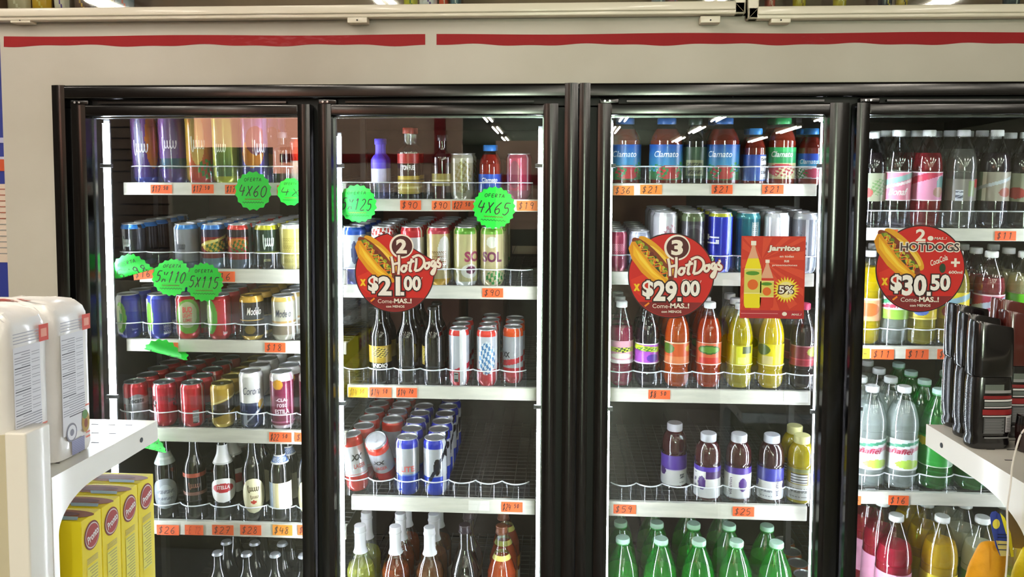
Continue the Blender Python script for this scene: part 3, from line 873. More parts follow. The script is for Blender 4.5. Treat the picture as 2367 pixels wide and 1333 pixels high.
# ------------------------------------------------------------------ every kind of drink seen in the coolers
W = '#f2f2ee'; K_ = '#101010'
def can(size, look, group, base, ops, tx=(), lid=None, name='drink_can'):
    return dict(t='can', size=size, look=look, group=group, base=base, ops=ops, tx=list(tx), lid=lid, name=name, cat='can')
def bot(shape, r, h, glass, look, group, liq=None, cap=None, labels=(), tx=(), name='soda_bottle', **k):
    return dict(t='bot', shape=shape, r=r, h=h, glass=glass, look=look, group=group, liq=liq, cap=cap, labels=list(labels), tx=list(tx), name=name, cat='bottle', **k)
KD = {
 # far left door
 'a1': can('giant', 'tall violet can with orange drop', 'tall coloured cans', '#4b2a6e', [('g', 0, 1, '#3a2a78', '#7a4a8c'), ('e', .35, .62, .33, .42, '#c8702a'), ('e', -.3, .55, .22, .4, '#8d8aa8'), ('b', .0, .08, '#2c3f9c')], [('~', -.2, .5, 1.1, .22, '#e8e4f4')]),
 'a2': can('giant', 'tall purple can with grey script', 'tall coloured cans', '#5a2f7c', [('g', 0, 1, '#43307e', '#8a55a0'), ('e', -.1, .6, .35, .35, '#77608f'), ('b', .2, .35, '#2c5468')], [('~', -.15, .55, 1.1, .2, '#efe6f6')]),
 'a3': can('giant', 'tall can fading from red to yellow', 'tall coloured cans', '#c03a1c', [('g', 0, 1, '#b81f24', '#e8a03a'), ('w', -1.2, -.55, '#e8b53a'), ('e', -.1, .62, .36, .36, '#d8b060'), ('s', .4, .2, .5, .14, '#3b8a3a')], [('~', -.05, .55, 1.0, .22, '#f7f2da')]),
 'a4': can('giant', 'tall lime green can with yellow stripe', 'tall coloured cans', '#2f6f3a', [('g', 0, 1, '#1f5a34', '#a9b43a'), ('w', .25, .6, '#9aa536'), ('w', -.75, -.5, '#d8e060'), ('b', 0, .1, '#b8bc28')], [('~', -.25, .5, .9, .2, '#eef6d0')]),
 'a5': can('giant', 'tall blue violet can with orange flame', 'tall coloured cans', '#43337e', [('g', 0, 1, '#2d3f8e', '#8a5a9a'), ('e', -.1, .42, .55, .2, '#c87a22'), ('e', .1, .6, .5, .2, '#7a3348'), ('w', .45, .75, '#8f86c8')], [('~', .3, .5, .9, .22, '#efeaf8')]),
 'a6': bot('flask', .026, .13, 'dark', 'small grey bottle with pointed cap', 'small bottles', ('#555060', .4, .7), '#6d6a74', name='liquor_bottle'),
 'a7': can('std', 'red and orange can cut off by door edge', 'red beer cans', '#c22a1a', [('b', 0, .5, '#e6dccc')]),
 'b1': can('std', 'dark can with blue rim and white script', 'blue rimmed dark cans', '#23242c', [('b', .88, 1, '#2f7fd0'), ('b', 0, .14, '#5b6f80'), ('w', .3, .55, '#3b3d48')], [('~', -.35, .58, .7, .3, '#e9eef4')], name='beer_can'),
 'b2': can('std', 'silver can with blue rim', 'silver beer cans', '#8d8f96', [('b', .88, 1, '#3b8ad8'), ('b', 0, .16, '#5e6a78'), ('w', -1.2, -.62, '#e6e9ee')], [('~', -.3, .5, .8, .2, '#3c4048')], name='beer_can'),
 'b3': can('std', 'blue rimmed can with red and yellow picture', 'picture printed cans', '#7c1c18', [('b', .88, 1, '#3478c8'), ('b', .72, .88, '#241a3a'), ('e', .05, .52, .7, .14, '#c8a83a'), ('s', .2, .5, .6, .16, '#3f6a2c'), ('b', .0, .24, '#6b8794'), ('d', .12, .62, .03, '#e0d27a')]),
 'b4': can('std', 'red rimmed can with food picture', 'picture printed cans', '#8a2320', [('b', .88, 1, '#d23c34'), ('b', .72, .88, '#2c1a22'), ('e', -.1, .58, .6, .12, '#c0752a'), ('s', .1, .5, .6, .16, '#466a2c'), ('b', .0, .22, '#586470'), ('w', .55, .9, '#9fa6ad')]),
 'b5': can('std', 'dark green can with yellow rim', 'dark green cans', '#1d3424', [('b', .88, 1, '#c8c22c'), ('b', 0, .36, '#161616'), ('b', .36, .39, '#8f9a3a')], [('~', .1, .62, .9, .34, '#c6cfc2'), ('JOSE', .0, .2, .6, .07, '#b8b070')]),
 'b6': can('std', 'pale yellow can with silver rim', 'pale yellow cans', '#cdbf6a', [('b', .92, 1, '#d8d8d8'), ('w', -.75, -.62, '#f6f0c8'), ('w', .62, .72, '#8d8244'), ('n', -.5, .5, .15, .7, '#a59648')]),
 'c1': can('std', 'blue can with white side and lime slice', 'blue and lime cans', '#1f2f9c', [('w', -1.3, -.35, '#f2f4f0'), ('e', -.42, .48, .32, .36, '#7cc63a'), ('e', -.55, .48, .26, .28, '#d9e8b0'), ('b', 0, .10, '#2a3cae')], [('~', -.4, .5, .2, .3, '#2c9a3a'), ('~', .3, .2, .5, .05, '#c4c8ea')], name='beer_can'),
 'c2': can('std', 'blue can showing its nutrition panel', 'blue and lime cans', '#25309a', [('w', -1.3, -.62, '#f2f4f0'), ('e', -.55, .5, .25, .34, '#7cc63a'), ('n', .2, .7, .1, .34, '#d6d8ee'), ('b', .92, 1, '#3a50c8')], name='beer_can'),
 'c3': can('std', 'red can with green ring around red lettering', 'red and lime cans', '#c0202c', [('w', -1.3, -.7, '#f4e8e4'), ('e', .05, .52, .72, .40, '#6fae3a'), ('e', .0, .56, .52, .30, '#b9c39a')], [('BUD', .0, .68, .75, .13, '#c82a30', .03), ('LIGHT', .0, .55, .75, .10, '#c82a30', .02), ('LIME', .0, .44, .7, .08, '#a8302c', .02)], name='beer_can'),
 'c4': can('std', 'red can with green crescent on its left', 'red and lime cans', '#c4202e', [('w', -1.3, -.8, '#f0e6e4'), ('e', -.5, .52, .42, .40, '#5fae34'), ('e', -.62, .52, .26, .28, '#c4d8a0'), ('b', 0, .1, '#a81c2a')], [('~', .3, .15, .35, .08, '#f4d8d8')], name='beer_can'),
 'c5': can('std', 'black and gold beer can', 'black and gold beer cans', '#17130f', [('b', .86, 1, '#d6a53a'), ('b', 0, .06, '#e0b850'), ('b', .44, .47, '#c8a04a'), ('b', .08, .40, '#2b1c16'), ('e', -.1, .24, .3, .1, '#8f7434'), ('w', -.86, -.78, '#c8a34a')], [('Modelo', .15, .66, 1.2, .17, '#e6e2d6', .01, .25)], lid='#c9a24a', name='beer_can'),
 'c6': can('std', 'silver beer can with white and gold bands', 'silver and gold beer cans', '#c3bda8', [('b', .88, 1, '#d0ac58'), ('b', .40, .44, '#b98f48'), ('b', .12, .34, '#8f7d68'), ('w', .45, .6, '#f4f1e6'), ('b', .36, .4, '#efece2')], [('Modelo', .0, .62, 1.3, .17, '#22283c', .01, .25)], name='beer_can'),
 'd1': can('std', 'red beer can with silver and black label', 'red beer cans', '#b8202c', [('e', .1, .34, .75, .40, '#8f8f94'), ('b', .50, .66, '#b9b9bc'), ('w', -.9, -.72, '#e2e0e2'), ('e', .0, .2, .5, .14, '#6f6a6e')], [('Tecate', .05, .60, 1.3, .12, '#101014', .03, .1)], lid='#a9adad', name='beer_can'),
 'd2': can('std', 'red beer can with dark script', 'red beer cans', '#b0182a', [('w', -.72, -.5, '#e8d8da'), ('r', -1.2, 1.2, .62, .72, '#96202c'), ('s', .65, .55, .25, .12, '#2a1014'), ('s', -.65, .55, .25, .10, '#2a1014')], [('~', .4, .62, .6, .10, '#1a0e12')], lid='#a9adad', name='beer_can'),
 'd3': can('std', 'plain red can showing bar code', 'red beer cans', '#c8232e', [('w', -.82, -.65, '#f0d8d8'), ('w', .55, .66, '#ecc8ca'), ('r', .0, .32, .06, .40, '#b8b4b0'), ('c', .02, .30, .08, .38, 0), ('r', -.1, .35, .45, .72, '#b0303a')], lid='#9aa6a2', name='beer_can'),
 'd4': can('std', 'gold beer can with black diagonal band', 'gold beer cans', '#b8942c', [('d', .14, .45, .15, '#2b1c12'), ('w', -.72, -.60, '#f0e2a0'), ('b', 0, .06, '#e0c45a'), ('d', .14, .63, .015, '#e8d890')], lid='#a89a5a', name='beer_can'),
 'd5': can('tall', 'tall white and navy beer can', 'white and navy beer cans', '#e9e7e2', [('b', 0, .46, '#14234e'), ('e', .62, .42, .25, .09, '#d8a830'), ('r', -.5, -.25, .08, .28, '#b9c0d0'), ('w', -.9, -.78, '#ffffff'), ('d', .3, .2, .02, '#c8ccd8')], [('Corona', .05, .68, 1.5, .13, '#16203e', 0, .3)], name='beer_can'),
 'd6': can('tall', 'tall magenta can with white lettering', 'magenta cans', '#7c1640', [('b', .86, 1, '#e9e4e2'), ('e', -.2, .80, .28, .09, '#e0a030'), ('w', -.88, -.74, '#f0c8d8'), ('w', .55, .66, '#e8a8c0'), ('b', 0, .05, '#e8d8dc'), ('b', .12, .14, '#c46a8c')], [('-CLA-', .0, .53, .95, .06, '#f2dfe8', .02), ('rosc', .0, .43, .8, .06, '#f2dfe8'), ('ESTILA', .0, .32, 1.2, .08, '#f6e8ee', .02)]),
 # bottles of beer
 'e1': bot('beer', .0305, .235, 'dark', 'clear beer bottle with white neck foil', 'clear beer bottles', ('#3c2418', .6, .60), '#cfd4cf', [(.12, .50, '#9aa0a4', [('e', 0, .5, .4, .3, '#b9bfc2'), ('n', -.5, .5, .3, .7, '#7a8088')], (-.05, .8, 'oval')), (.66, .80, '#aeb6b2', [('b', .4, .6, '#c9cfc9')])], name='beer_bottle', capk='crown'),
 'e2': bot('beer', .0305, .235, 'brown', 'brown beer bottle with faint red label', 'brown beer bottles', ('#5a2818', .7, .62), '#5a4a40', [(.52, .57, '#a8503c', []), (.30, .34, '#7e5a4e', [])], [('~', 0, .42, 1.0, .08, '#8a5a4a')], name='beer_bottle', capk='crown'),
 'e3': bot('beer', .0315, .235, 'dkgreen', 'green beer bottle with white oval label', 'green beer bottles', ('#14391c', .6, .62), '#e8e6e2', [(.22, .52, '#f0eeea', [('e', 0, .6, .62, .19, '#b81f2c')], (0, .85, 'oval')), (.68, .90, '#e6e5e4', [('b', 0, .1, '#b8b8b6')])], [('STELLA', 0, .41, 1.1, .045, '#f6e9e6', .02, .1)], name='beer_bottle', capk='crown'),
 'e4': bot('beer', .0305, .235, 'dark', 'dark beer bottle with tall cream oval label', 'dark beer bottles', ('#0f0d14', .8, .6), '#2a2a30', [(.10, .53, '#e8e0b8', [('e', 0, .32, .16, .05, '#b8301e')], (0, .72, 'oval'))], [('~', 0, .40, 1.0, .09, '#4a3a1a'), ('~', .05, .30, .7, .05, '#6a5428')], name='beer_bottle', capk='crown'),
 'e5': bot('beer', .0305, .235, 'dark', 'dark beer bottle with blue and white neck band', 'dark beer bottles', ('#231014', .7, .56), '#3a3a44', [(.16, .48, '#efe8d0', [('w', -1.2, -.45, '#a8bcd8'), ('r', -.3, -.1, 0, 1, '#d8cb9a')], (-.05, .85, 'rect')), (.70, .80, '#3a66b0', [('b', 0, .18, '#f0f0f0'), ('b', .82, 1, '#f0f0f0'), ('s', 0, .5, .8, .3, '#dfe6f2')])], name='beer_bottle', capk='crown'),
 'f1': bot('beer', .0305, .235, 'dark', 'black beer bottle with plain cap', 'black beer bottles', ('#0a0a12', .8, .6), '#b9bcc4', [(.10, .42, '#8a8a2a', [])], name='beer_bottle', capk='crown'),
 # second door
 'g1': bot('flask', .021, .155, 'clear', 'slim bottle with violet blue neck', 'liquor bottles on the top shelf', ('#a8a8c8', .25, .6), '#3a2ad0', [(.30, .95, '#5a4ae0', [('b', 0, .35, '#c8c8e8')])], name='liquor_bottle'),
 'g2': bot('flask', .030, .185, 'clear', 'clear liquor bottle with gold and white bands', 'liquor bottles on the top shelf', ('#3c1c1c', .5, .55), '#a02a20', [(.08, .34, '#b8a032', [('b', .3, .42, '#e8d880'), ('b', .7, .8, '#6a5a1a')]), (.52, .66, '#a8342c', [])], [('TON FUEL', 0, .46, 1.2, .07, '#f0eeee', .03)], name='liquor_bottle'),
 'g3': bot('flask', .029, .165, 'dark', 'dark liquor bottle with crumpled clear wrap', 'liquor bottles on the top shelf', ('#181012', .7, .55), '#1a1a1c', [(.22, .42, '#8a8240', [('b', .4, .5, '#d8d0a0')])], name='liquor_bottle'),
 'g4': can('std', 'small silver and gold can', 'silver and gold beer cans', '#a8a38a', [('w', -.82, -.66, '#f0f0e6'), ('b', .8, 1, '#c8c4b0'), ('s', .1, .5, .5, .35, '#8a7f4a')]),
 'g5': bot('tomato', .0295, .148, 'clear', 'small tomato juice bottle with blue cap', 'tomato juice bottles', ('#a8281c', .9, .80), '#2c7fd8', [(.06, .46, '#1f4fb8', [('b', .0, .22, '#c43a34'), ('s', .1, .2, .7, .2, '#3f9a4a')])], [('Clamato', 0, .36, 1.5, .07, '#f4f6fa', .02, .2)], name='juice_bottle'),
 'g6': can('std', 'pink can with white streaks', 'pink cans', '#b8405c', [('w', -.72, -.60, '#f6dfe6'), ('e', -.2, .55, .3, .3, '#8a4a5a'), ('w', .48, .62, '#f0c8d4'), ('b', 0, .2, '#9a5a6c')]),
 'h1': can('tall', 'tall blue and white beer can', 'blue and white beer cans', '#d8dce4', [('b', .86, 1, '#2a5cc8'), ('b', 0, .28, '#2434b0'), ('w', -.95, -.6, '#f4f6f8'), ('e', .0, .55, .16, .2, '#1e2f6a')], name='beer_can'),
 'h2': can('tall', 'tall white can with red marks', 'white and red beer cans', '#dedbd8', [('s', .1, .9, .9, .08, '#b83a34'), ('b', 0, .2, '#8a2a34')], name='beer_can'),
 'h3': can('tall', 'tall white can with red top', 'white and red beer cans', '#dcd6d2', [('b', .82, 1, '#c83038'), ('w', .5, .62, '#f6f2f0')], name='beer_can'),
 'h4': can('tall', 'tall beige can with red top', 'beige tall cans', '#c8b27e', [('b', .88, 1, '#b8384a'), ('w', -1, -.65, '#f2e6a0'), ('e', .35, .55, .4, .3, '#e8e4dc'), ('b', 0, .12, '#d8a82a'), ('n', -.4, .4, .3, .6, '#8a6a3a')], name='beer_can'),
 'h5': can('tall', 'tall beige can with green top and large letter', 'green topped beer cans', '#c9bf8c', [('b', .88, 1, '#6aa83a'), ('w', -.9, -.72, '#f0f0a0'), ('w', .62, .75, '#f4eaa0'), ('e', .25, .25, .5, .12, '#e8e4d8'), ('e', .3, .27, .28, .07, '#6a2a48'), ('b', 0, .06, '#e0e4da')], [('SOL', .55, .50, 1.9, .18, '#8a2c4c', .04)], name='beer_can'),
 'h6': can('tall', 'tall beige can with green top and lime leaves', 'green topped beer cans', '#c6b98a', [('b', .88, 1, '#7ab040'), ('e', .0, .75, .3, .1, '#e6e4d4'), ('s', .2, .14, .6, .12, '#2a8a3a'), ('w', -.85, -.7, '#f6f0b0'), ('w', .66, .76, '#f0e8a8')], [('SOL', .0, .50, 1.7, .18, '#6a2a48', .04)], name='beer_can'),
 'i1': bot('beer', .0305, .215, 'dark', 'dark beer bottle with gold label', 'dark beer bottles', ('#14120a', .7, .6), '#1c1c18', [(.28, .50, '#a88a2a', [('e', .0, .6, .5, .3, '#4a3a14'), ('s', 0, .6, .5, .3, '#c8b050')])], [('INDIO', 0, .245, 1.3, .055, '#f4f2ea', .03)], name='beer_bottle', capk='crown'),
 'i2': bot('beer', .0305, .215, 'dkgreen', 'olive green beer bottle with no label', 'olive beer bottles', ('#3a4a10', .35, .7), '#1c1c18', [], name='beer_bottle', capk='crown'),
 'i3': bot('beer', .0305, .215, 'dark', 'black beer bottle with gold label turned left', 'dark beer bottles', ('#0e1012', .7, .6), '#1c1c18', [(.26, .50, '#a88a2a', [('s', -.7, .5, .5, .4, '#d8c870')], (-1.0, .45, 'rect'))], name='beer_bottle', capk='crown'),
 'j1': can('sleek', 'slim silver can with red base', 'slim silver and red beer cans', '#b9bcc4', [('b', .90, 1, '#d83a34'), ('d', .12, .28, .05, '#b8283a'), ('b', 0, .26, '#b82a34'), ('w', .05, .5, '#f6f6f6'), ('r', -.35, -.05, .05, .24, '#a8a8a8'), ('c', -.3, -.1, .06, .22, 0)], name='beer_can'),
 'j2': can('sleek', 'slim silver can with blue crest', 'slim silver and red beer cans', '#bfc3ca', [('b', .88, 1, '#d83c30'), ('b', 0, .30, '#c02a34'), ('e', 0, .5, .55, .28, '#4a7fae'), ('s', 0, .5, .6, .3, '#d6dde2'), ('w', .62, .8, '#f2f4f6')], name='beer_can'),
 'j3': can('sleek', 'slim silver can with orange top', 'slim silver and red beer cans', '#aeb0b6', [('b', .84, 1, '#e2521e'), ('b', 0, .12, '#a8202a'), ('b', .12, .28, '#c0303a'), ('d', .06, .40, .05, '#c2343c'), ('w', .4, .52, '#eceeee')], [('XX', -.45, .52, .8, .1, '#101012', .05)], name='beer_can'),
 'k1': can('tall', 'leaning silver can with red band', 'silver and red beer cans', '#dfe0e2', [('b', .82, .97, '#cf2c1e'), ('b', 0, .28, '#c42c28'), ('b', .3, .32, '#e88a80')], [('XX', .25, .62, 1.0, .11, '#141416', .05, .2), ('LAGER', .35, .46, 1.0, .08, '#b83a34', .02)], name='beer_can'),
 'k2': can('tall', 'tipped silver can showing its round lid', 'silver and red beer cans', '#b8bac0', [('b', .80, .96, '#d8341e'), ('b', 0, .30, '#b02c30')], [('XX', .0, .60, 1.1, .1, '#141416', .05, .2), ('LAGER', .05, .45, 1.0, .08, '#b83a34', .02)], name='beer_can'),
 'k3': can('tall', 'tall silver can with blue top and red lettering', 'silver and blue beer cans', '#b3b5ba', [('b', .84, 1, '#2232b8'), ('b', 0, .36, '#1f3fae'), ('w', -.78, -.62, '#eef0f4'), ('w', .66, .78, '#e8ecf2'), ('b', .36, .38, '#6a8ad0')], [('LITE', .0, .48, 1.2, .10, '#c8504a', .02)], name='beer_can'),
 'k4': can('tall', 'tall silver and blue can with black picture', 'silver and blue beer cans', '#b9bbc2', [('b', .84, 1, '#1f2fae'), ('b', 0, .34, '#1a3fc0'), ('w', .45, .8, '#f4f6fa'), ('e', .12, .52, .2, .15, '#141418'), ('d', .55, .45, .06, '#1c2030'), ('e', .85, .74, .25, .07, '#16161c')], name='beer_can'),
 'l1': bot('wine', .040, .305, 'clear', 'pale green wine bottle with white neck foil', 'wine bottles with white neck foil', ('#b8b848', .72, .62), '#f0eff2', [(.10, .36, '#f0ead8', [])], name='wine_bottle', capk='foil', foil=.74),
 'l2': bot('wine', .040, .305, 'clear', 'amber red wine bottle with white neck foil', 'wine bottles with white neck foil', ('#8a3a18', .8, .62), '#f2f1f4', [(.10, .36, '#e8d8c8', [])], name='wine_bottle', capk='foil', foil=.74),
 'l3': bot('wine', .040, .305, 'clear', 'rose brown wine bottle with white neck foil', 'wine bottles with white neck foil', ('#7c4a28', .75, .62), '#f2f1f4', [(.10, .36, '#e8d8c8', [])], name='wine_bottle', capk='foil', foil=.74),
 'l4': bot('wine', .040, .315, 'dark', 'dark plum bottle without foil', 'dark plum bottles', ('#241420', .7, .66), '#241420', [(.08, .34, '#a84a5a', [])], name='wine_bottle', capk='foil', foil=.93),
 'l5': bot('wine', .041, .315, 'clear', 'orange liqueur bottle with yellow collar', 'orange liqueur bottles', ('#b8481a', .85, .70), '#6a3a20', [(.70, .74, '#d8cc6a', []), (.08, .32, '#f0e8dc', []), (.36, .46, '#e08a2a', [])], name='liquor_bottle', capk='foil', foil=.93),
 # third door
 'm1': bot('tomato', .044, .178, 'clear', 'large tomato juice bottle with blue label', 'tomato juice bottles', ('#8a2418', .9, .80), '#2a6ab8', [(.06, .58, '#1f5fb0', [('g', .25, 1, '#49a0c8', '#1c4fa8'), ('b', .0, .25, '#4a7a4a'), ('e', .15, .22, .5, .2, '#c83a3a'), ('s', -.4, .25, .5, .2, '#2c8a4a'), ('s', .7, .3, .3, .2, '#4aa04a')])], [('Clamato', 0, .44, 1.5, .09, '#eef4fa', .01, .25)], name='juice_bottle'),
 'm2': bot('tomato', .031, .176, 'dark', 'dark sauce bottle with small pale label', 'dark sauce bottles', ('#1a1410', .7, .7), '#1f3a2a', [(.08, .55, '#2c4a34', [('r', -.5, .5, .1, .6, '#8a8f6a'), ('n', -.4, .4, .15, .55, '#3a4030')])], name='juice_bottle'),
 'm3': bot('tomato', .029, .148, 'clear', 'tomato juice bottle showing white bar code', 'tomato juice bottles', ('#8e2a1c', .9, .82), '#2f8ad8', [(.06, .52, '#2a5fc0', [('r', .3, .95, .05, .95, '#f0f0f2'), ('c', .4, .8, .1, .9, 0), ('g', 0, .99, '#4a6fc0', '#23429c'), ('r', .3, .95, .05, .95, '#eeeef2'), ('n', .38, .9, .1, .9, '#4a4a52')])], name='juice_bottle'),
 'm4': bot('tomato', .036, .178, 'clear', 'tomato juice bottle with green cap and label', 'tomato juice bottles', ('#a03420', .9, .82), '#2ea85a', [(.08, .54, '#2c9a5a', [('b', 0, .5, '#cdb88a'), ('e', .0, .28, .7, .2, '#c8404a'), ('s', .3, .2, .6, .2, '#e6d8a8'), ('b', .86, 1, '#2fae5e')])], [('Clamato', 0, .44, 1.6, .085, '#f2f6f0', .02, .25)], name='juice_bottle'),
 'm5': bot('tomato', .032, .148, 'clear', 'tomato juice bottle with blue cap by right light strip', 'tomato juice bottles', ('#8e2a1c', .9, .82), '#2f8ad8', [(.10, .54, '#2c4fb8', [('b', 0, .48, '#d8d2d6'), ('b', .48, .75, '#3f9ad0'), ('e', .2, .22, .6, .18, '#c0405a'), ('s', -.5, .2, .4, .2, '#3f8a4a')])], [('Clamato', -.1, .40, 1.5, .08, '#f4f6fa', .01, .25)], name='juice_bottle'),
 'n1': can('mini', 'small pink can', 'small pink cans', '#b03c5c', [('w', -.8, -.65, '#f0c0cc'), ('w', .5, .6, '#d88a9c'), ('n', -.4, .4, .4, .7, '#e8a8b8')]),
 'n2': can('mini', 'small silver and blue can', 'silver soft drink cans', '#b0b8cc', [('w', -.6, -.3, '#f0f4fc'), ('e', .1, .5, .3, .4, '#6f8ac0'), ('b', .0, .2, '#3f5a9a')]),
 'n3': can('tall', 'wide silver can with pink print', 'silver soft drink cans', '#c8c6cc', [('w', -.35, .05, '#ffffff'), ('s', .3, .6, .4, .2, '#b88a96'), ('w', .55, .7, '#eaeaee')]),
 'n4': can('tall', 'dark can with round grey emblem', 'dark soft drink cans', '#3c3a40', [('e', .1, .55, .7, .26, '#57545c'), ('e', .1, .55, .5, .19, '#3a383e'), ('b', .86, 1, '#5e6a4a')]),
 'n5': can('tall', 'blue can with yellow rim and white letters', 'blue beer cans', '#2433b4', [('b', .93, 1, '#c8cc3a'), ('e', -.55, .20, .33, .1, '#1c2a2a'), ('e', -.55, .2, .27, .08, '#6a8a2a'), ('w', .55, .68, '#8ab0f0'), ('w', -.9, -.8, '#5a6ad8')], [('LT', -.42, .56, .75, .24, '#f0f2fa', .04, 0, PI / 2)], name='beer_can'),
 'n6': can('tall', 'teal can with grey panel', 'teal soft drink cans', '#1d6474', [('r', .2, .62, .5, .85, '#8fa0a0'), ('n', .25, .55, .5, .85, '#4a6060'), ('b', .9, 1, '#3a8a94')]),
 'n7': can('tall', 'plain silver white can', 'silver soft drink cans', '#cfd0d4', [('w', .55, .72, '#ffffff'), ('w', -.7, -.5, '#f4f4f8'), ('e', -.1, .3, .35, .25, '#8a4a44')]),
 'n8': can('tall', 'silver grey can beside right light strip', 'silver soft drink cans', '#8d93a0', [('w', .0, .15, '#e8ecf4'), ('w', .62, .75, '#f0f4fa'), ('b', .9, 1, '#c8ccd4'), ('s', -.3, .4, .4, .3, '#6a707c')]),
 'o1': bot('pet', .0335, .232, 'pet', 'pink soda bottle with white cap', 'fruit soda bottles', ('#a02c50', .8, .70), W, [(.285, .55, '#e8a8b8', [('b', .5, .72, '#c8d83a'), ('b', 0, .14, '#f4e8ea'), ('e', 0, .32, .6, .12, '#f0ead8'), ('s', .1, .6, .5, .12, '#1c2a14')])]),
 'o2': bot('pet', .0335, .232, 'pet', 'grape soda bottle with purple label', 'fruit soda bottles', ('#1e1420', .85, .72), W, [(.285, .52, '#a84ab8', [('d', -.1, .75, .13, '#b8c832'), ('s', 0, .72, .6, .1, '#3f7a2a'), ('e', .35, .28, .35, .2, '#5a2f9a'), ('b', .94, 1, '#f0e0f4'), ('b', 0, .05, '#f0e0f4')])]),
 'o3': bot('pet', .0345, .232, 'pet', 'orange soda bottle with green emblem on left', 'fruit soda bottles', ('#c8500e', .85, .80), W, [(.285, .54, '#c85420', [('e', -.55, .70, .42, .24, '#4a6a1e'), ('b', 0, .35, '#d87a4a'), ('b', .95, 1, '#f0c8a0'), ('b', 0, .04, '#f4d8c0'), ('e', .75, .7, .3, .15, '#c8a03a')])]),
 'o4': bot('pet', .0345, .232, 'pet', 'red orange soda bottle with green emblem centred', 'fruit soda bottles', ('#b83c14', .85, .80), W, [(.285, .54, '#d0603c', [('e', .02, .68, .62, .20, '#2f5a1c'), ('e', .02, .68, .54, .14, '#5a8a2a'), ('r', -.5, .55, .05, .32, '#c4281c'), ('b', .96, 1, '#f0c8b0'), ('b', 0, .04, '#f4d8c8')])]),
 'o5': bot('pet', .0345, .230, 'pet', 'yellow green soda bottle with narrow pale label', 'fruit soda bottles', ('#c0ac08', .9, .82), W, [(.285, .52, '#b8ae1a', [('r', -.2, .6, .0, .95, '#d8d83a'), ('r', .15, .7, .6, .95, '#3a4a2a'), ('r', -.1, .3, .1, .4, '#e8e878'), ('b', 0, .04, '#eeeea8')])]),
 'o6': bot('pet', .0345, .230, 'pet', 'yellow soda bottle with dark green emblem', 'fruit soda bottles', ('#d0b408', .9, .82), W, [(.285, .54, '#c8b80e', [('e', -.45, .72, .4, .25, '#4a5a14'), ('r', -.5, .1, .05, .45, '#c8b878'), ('b', 0, .04, '#f0f0b0')])]),
 'o7': bot('pet', .0335, .232, 'pet', 'dark cola bottle with pink cap', 'fruit soda bottles', ('#2a1018', .85, .72), '#d83a6a', [(.285, .52, '#7a1c2c', [('e', .6, .7, .4, .24, '#9aa03a'), ('b', 0, .3, '#9a2034'), ('b', .28, .36, '#c84a5a'), ('b', .95, 1, '#a87a80')])]),
 'p1': bot('vita', .036, .186, 'clear', 'purple drink bottle with violet band', 'purple drink bottles', ('#4c141e', .85, .86), '#d4d2dc', [(.06, .52, '#e4e2e0', [('b', .52, 1, '#5a3aa0'), ('b', .50, .53, '#c8c0e0'), ('e', -.62, .45, .2, .14, '#4a2a6a'), ('n', .3, .6, .1, .5, '#6a6a72')])], name='drink_bottle', caph=.021),
 'p2': bot('vita', .036, .186, 'clear', 'purple drink bottle with drop on white label', 'purple drink bottles', ('#4c141e', .85, .86), '#c8c8d0', [(.06, .52, '#e0dedc', [('r', -.1, 1.2, .62, 1, '#3c1a5a'), ('b', .86, 1, '#4a2aa0'), ('e', -.28, .48, .2, .22, '#4a1f78'), ('n', -.75, -.6, .2, .8, '#7a7a82')])], [('vitamin', -.72, .25, .9, .04, '#4a2a6a', 0, 0, PI / 2)], name='drink_bottle', caph=.021),
 'p3': bot('vita', .036, .186, 'clear', 'purple drink bottle with drop right of vertical lettering', 'purple drink bottles', ('#4c141e', .85, .86), '#c8c8d0', [(.06, .52, '#dedcda', [('b', .78, 1, '#4a2a90'), ('e', .25, .46, .2, .22, '#4a1f78'), ('b', 0, .04, '#a8a8b0')])], [('vitamin', -.35, .24, 1.35, .05, '#4a2050', .01, 0, PI / 2)], name='drink_bottle', caph=.021),
 'p4': bot('vita', .036, .186, 'clear', 'dark purple drink bottle with indigo band', 'purple drink bottles', ('#3a0e1c', .88, .86), '#c4c6d0', [(.06, .52, '#dcdad8', [('b', .60, 1, '#33348c'), ('e', -.85, .5, .2, .16, '#2c2f70'), ('e', .85, .45, .2, .2, '#33205c'), ('n', -.5, .1, .1, .3, '#8a8a92')])], [('vitamin', .3, .24, 1.35, .055, '#2c1f50', .01, 0, PI / 2)], name='drink_bottle', caph=.021),
 'p5': bot('vita', .036, .186, 'clear', 'bright yellow drink bottle', 'yellow drink bottles', ('#ffe400', .85, .86), '#f4f0a8', [(.06, .52, '#d4d2c8', [('b', .5, .98, '#a8962a'), ('c', -.5, .3, .52, .85, 0), ('w', .35, .9, '#f6f4e8'), ('b', .88, 1, '#8a8f60'), ('n', -.5, .3, .1, .45, '#8a8a84')])], name='drink_bottle', caph=.021),
 'q1': bot('soda', .047, .315, 'petgreen', 'large green soda bottle', 'large green soda bottles', ('#8ab818', .55, .70), '#c4ecd4', [(.26, .56, '#3aa03a', [])]),
 # far right door
 'r1': bot('soda', .0375, .256, 'pet', 'clear bottle with pink label and leaf', 'pink label water bottles', ('#9a8aa0', .25, .10), W, [(.28, .57, '#e08aa0', [('d', .22, .72, .10, '#8fb8b4'), ('w', -1.1, -.6, '#c83a58'), ('d', .2, .55, .05, '#f2dde2'), ('b', .96, 1, '#f6dfe6'), ('b', 0, .04, '#f6dfe6')])], [('Bonaf', .1, .37, 1.3, .07, '#f8f0f0', .02, .35)], name='water_bottle'),
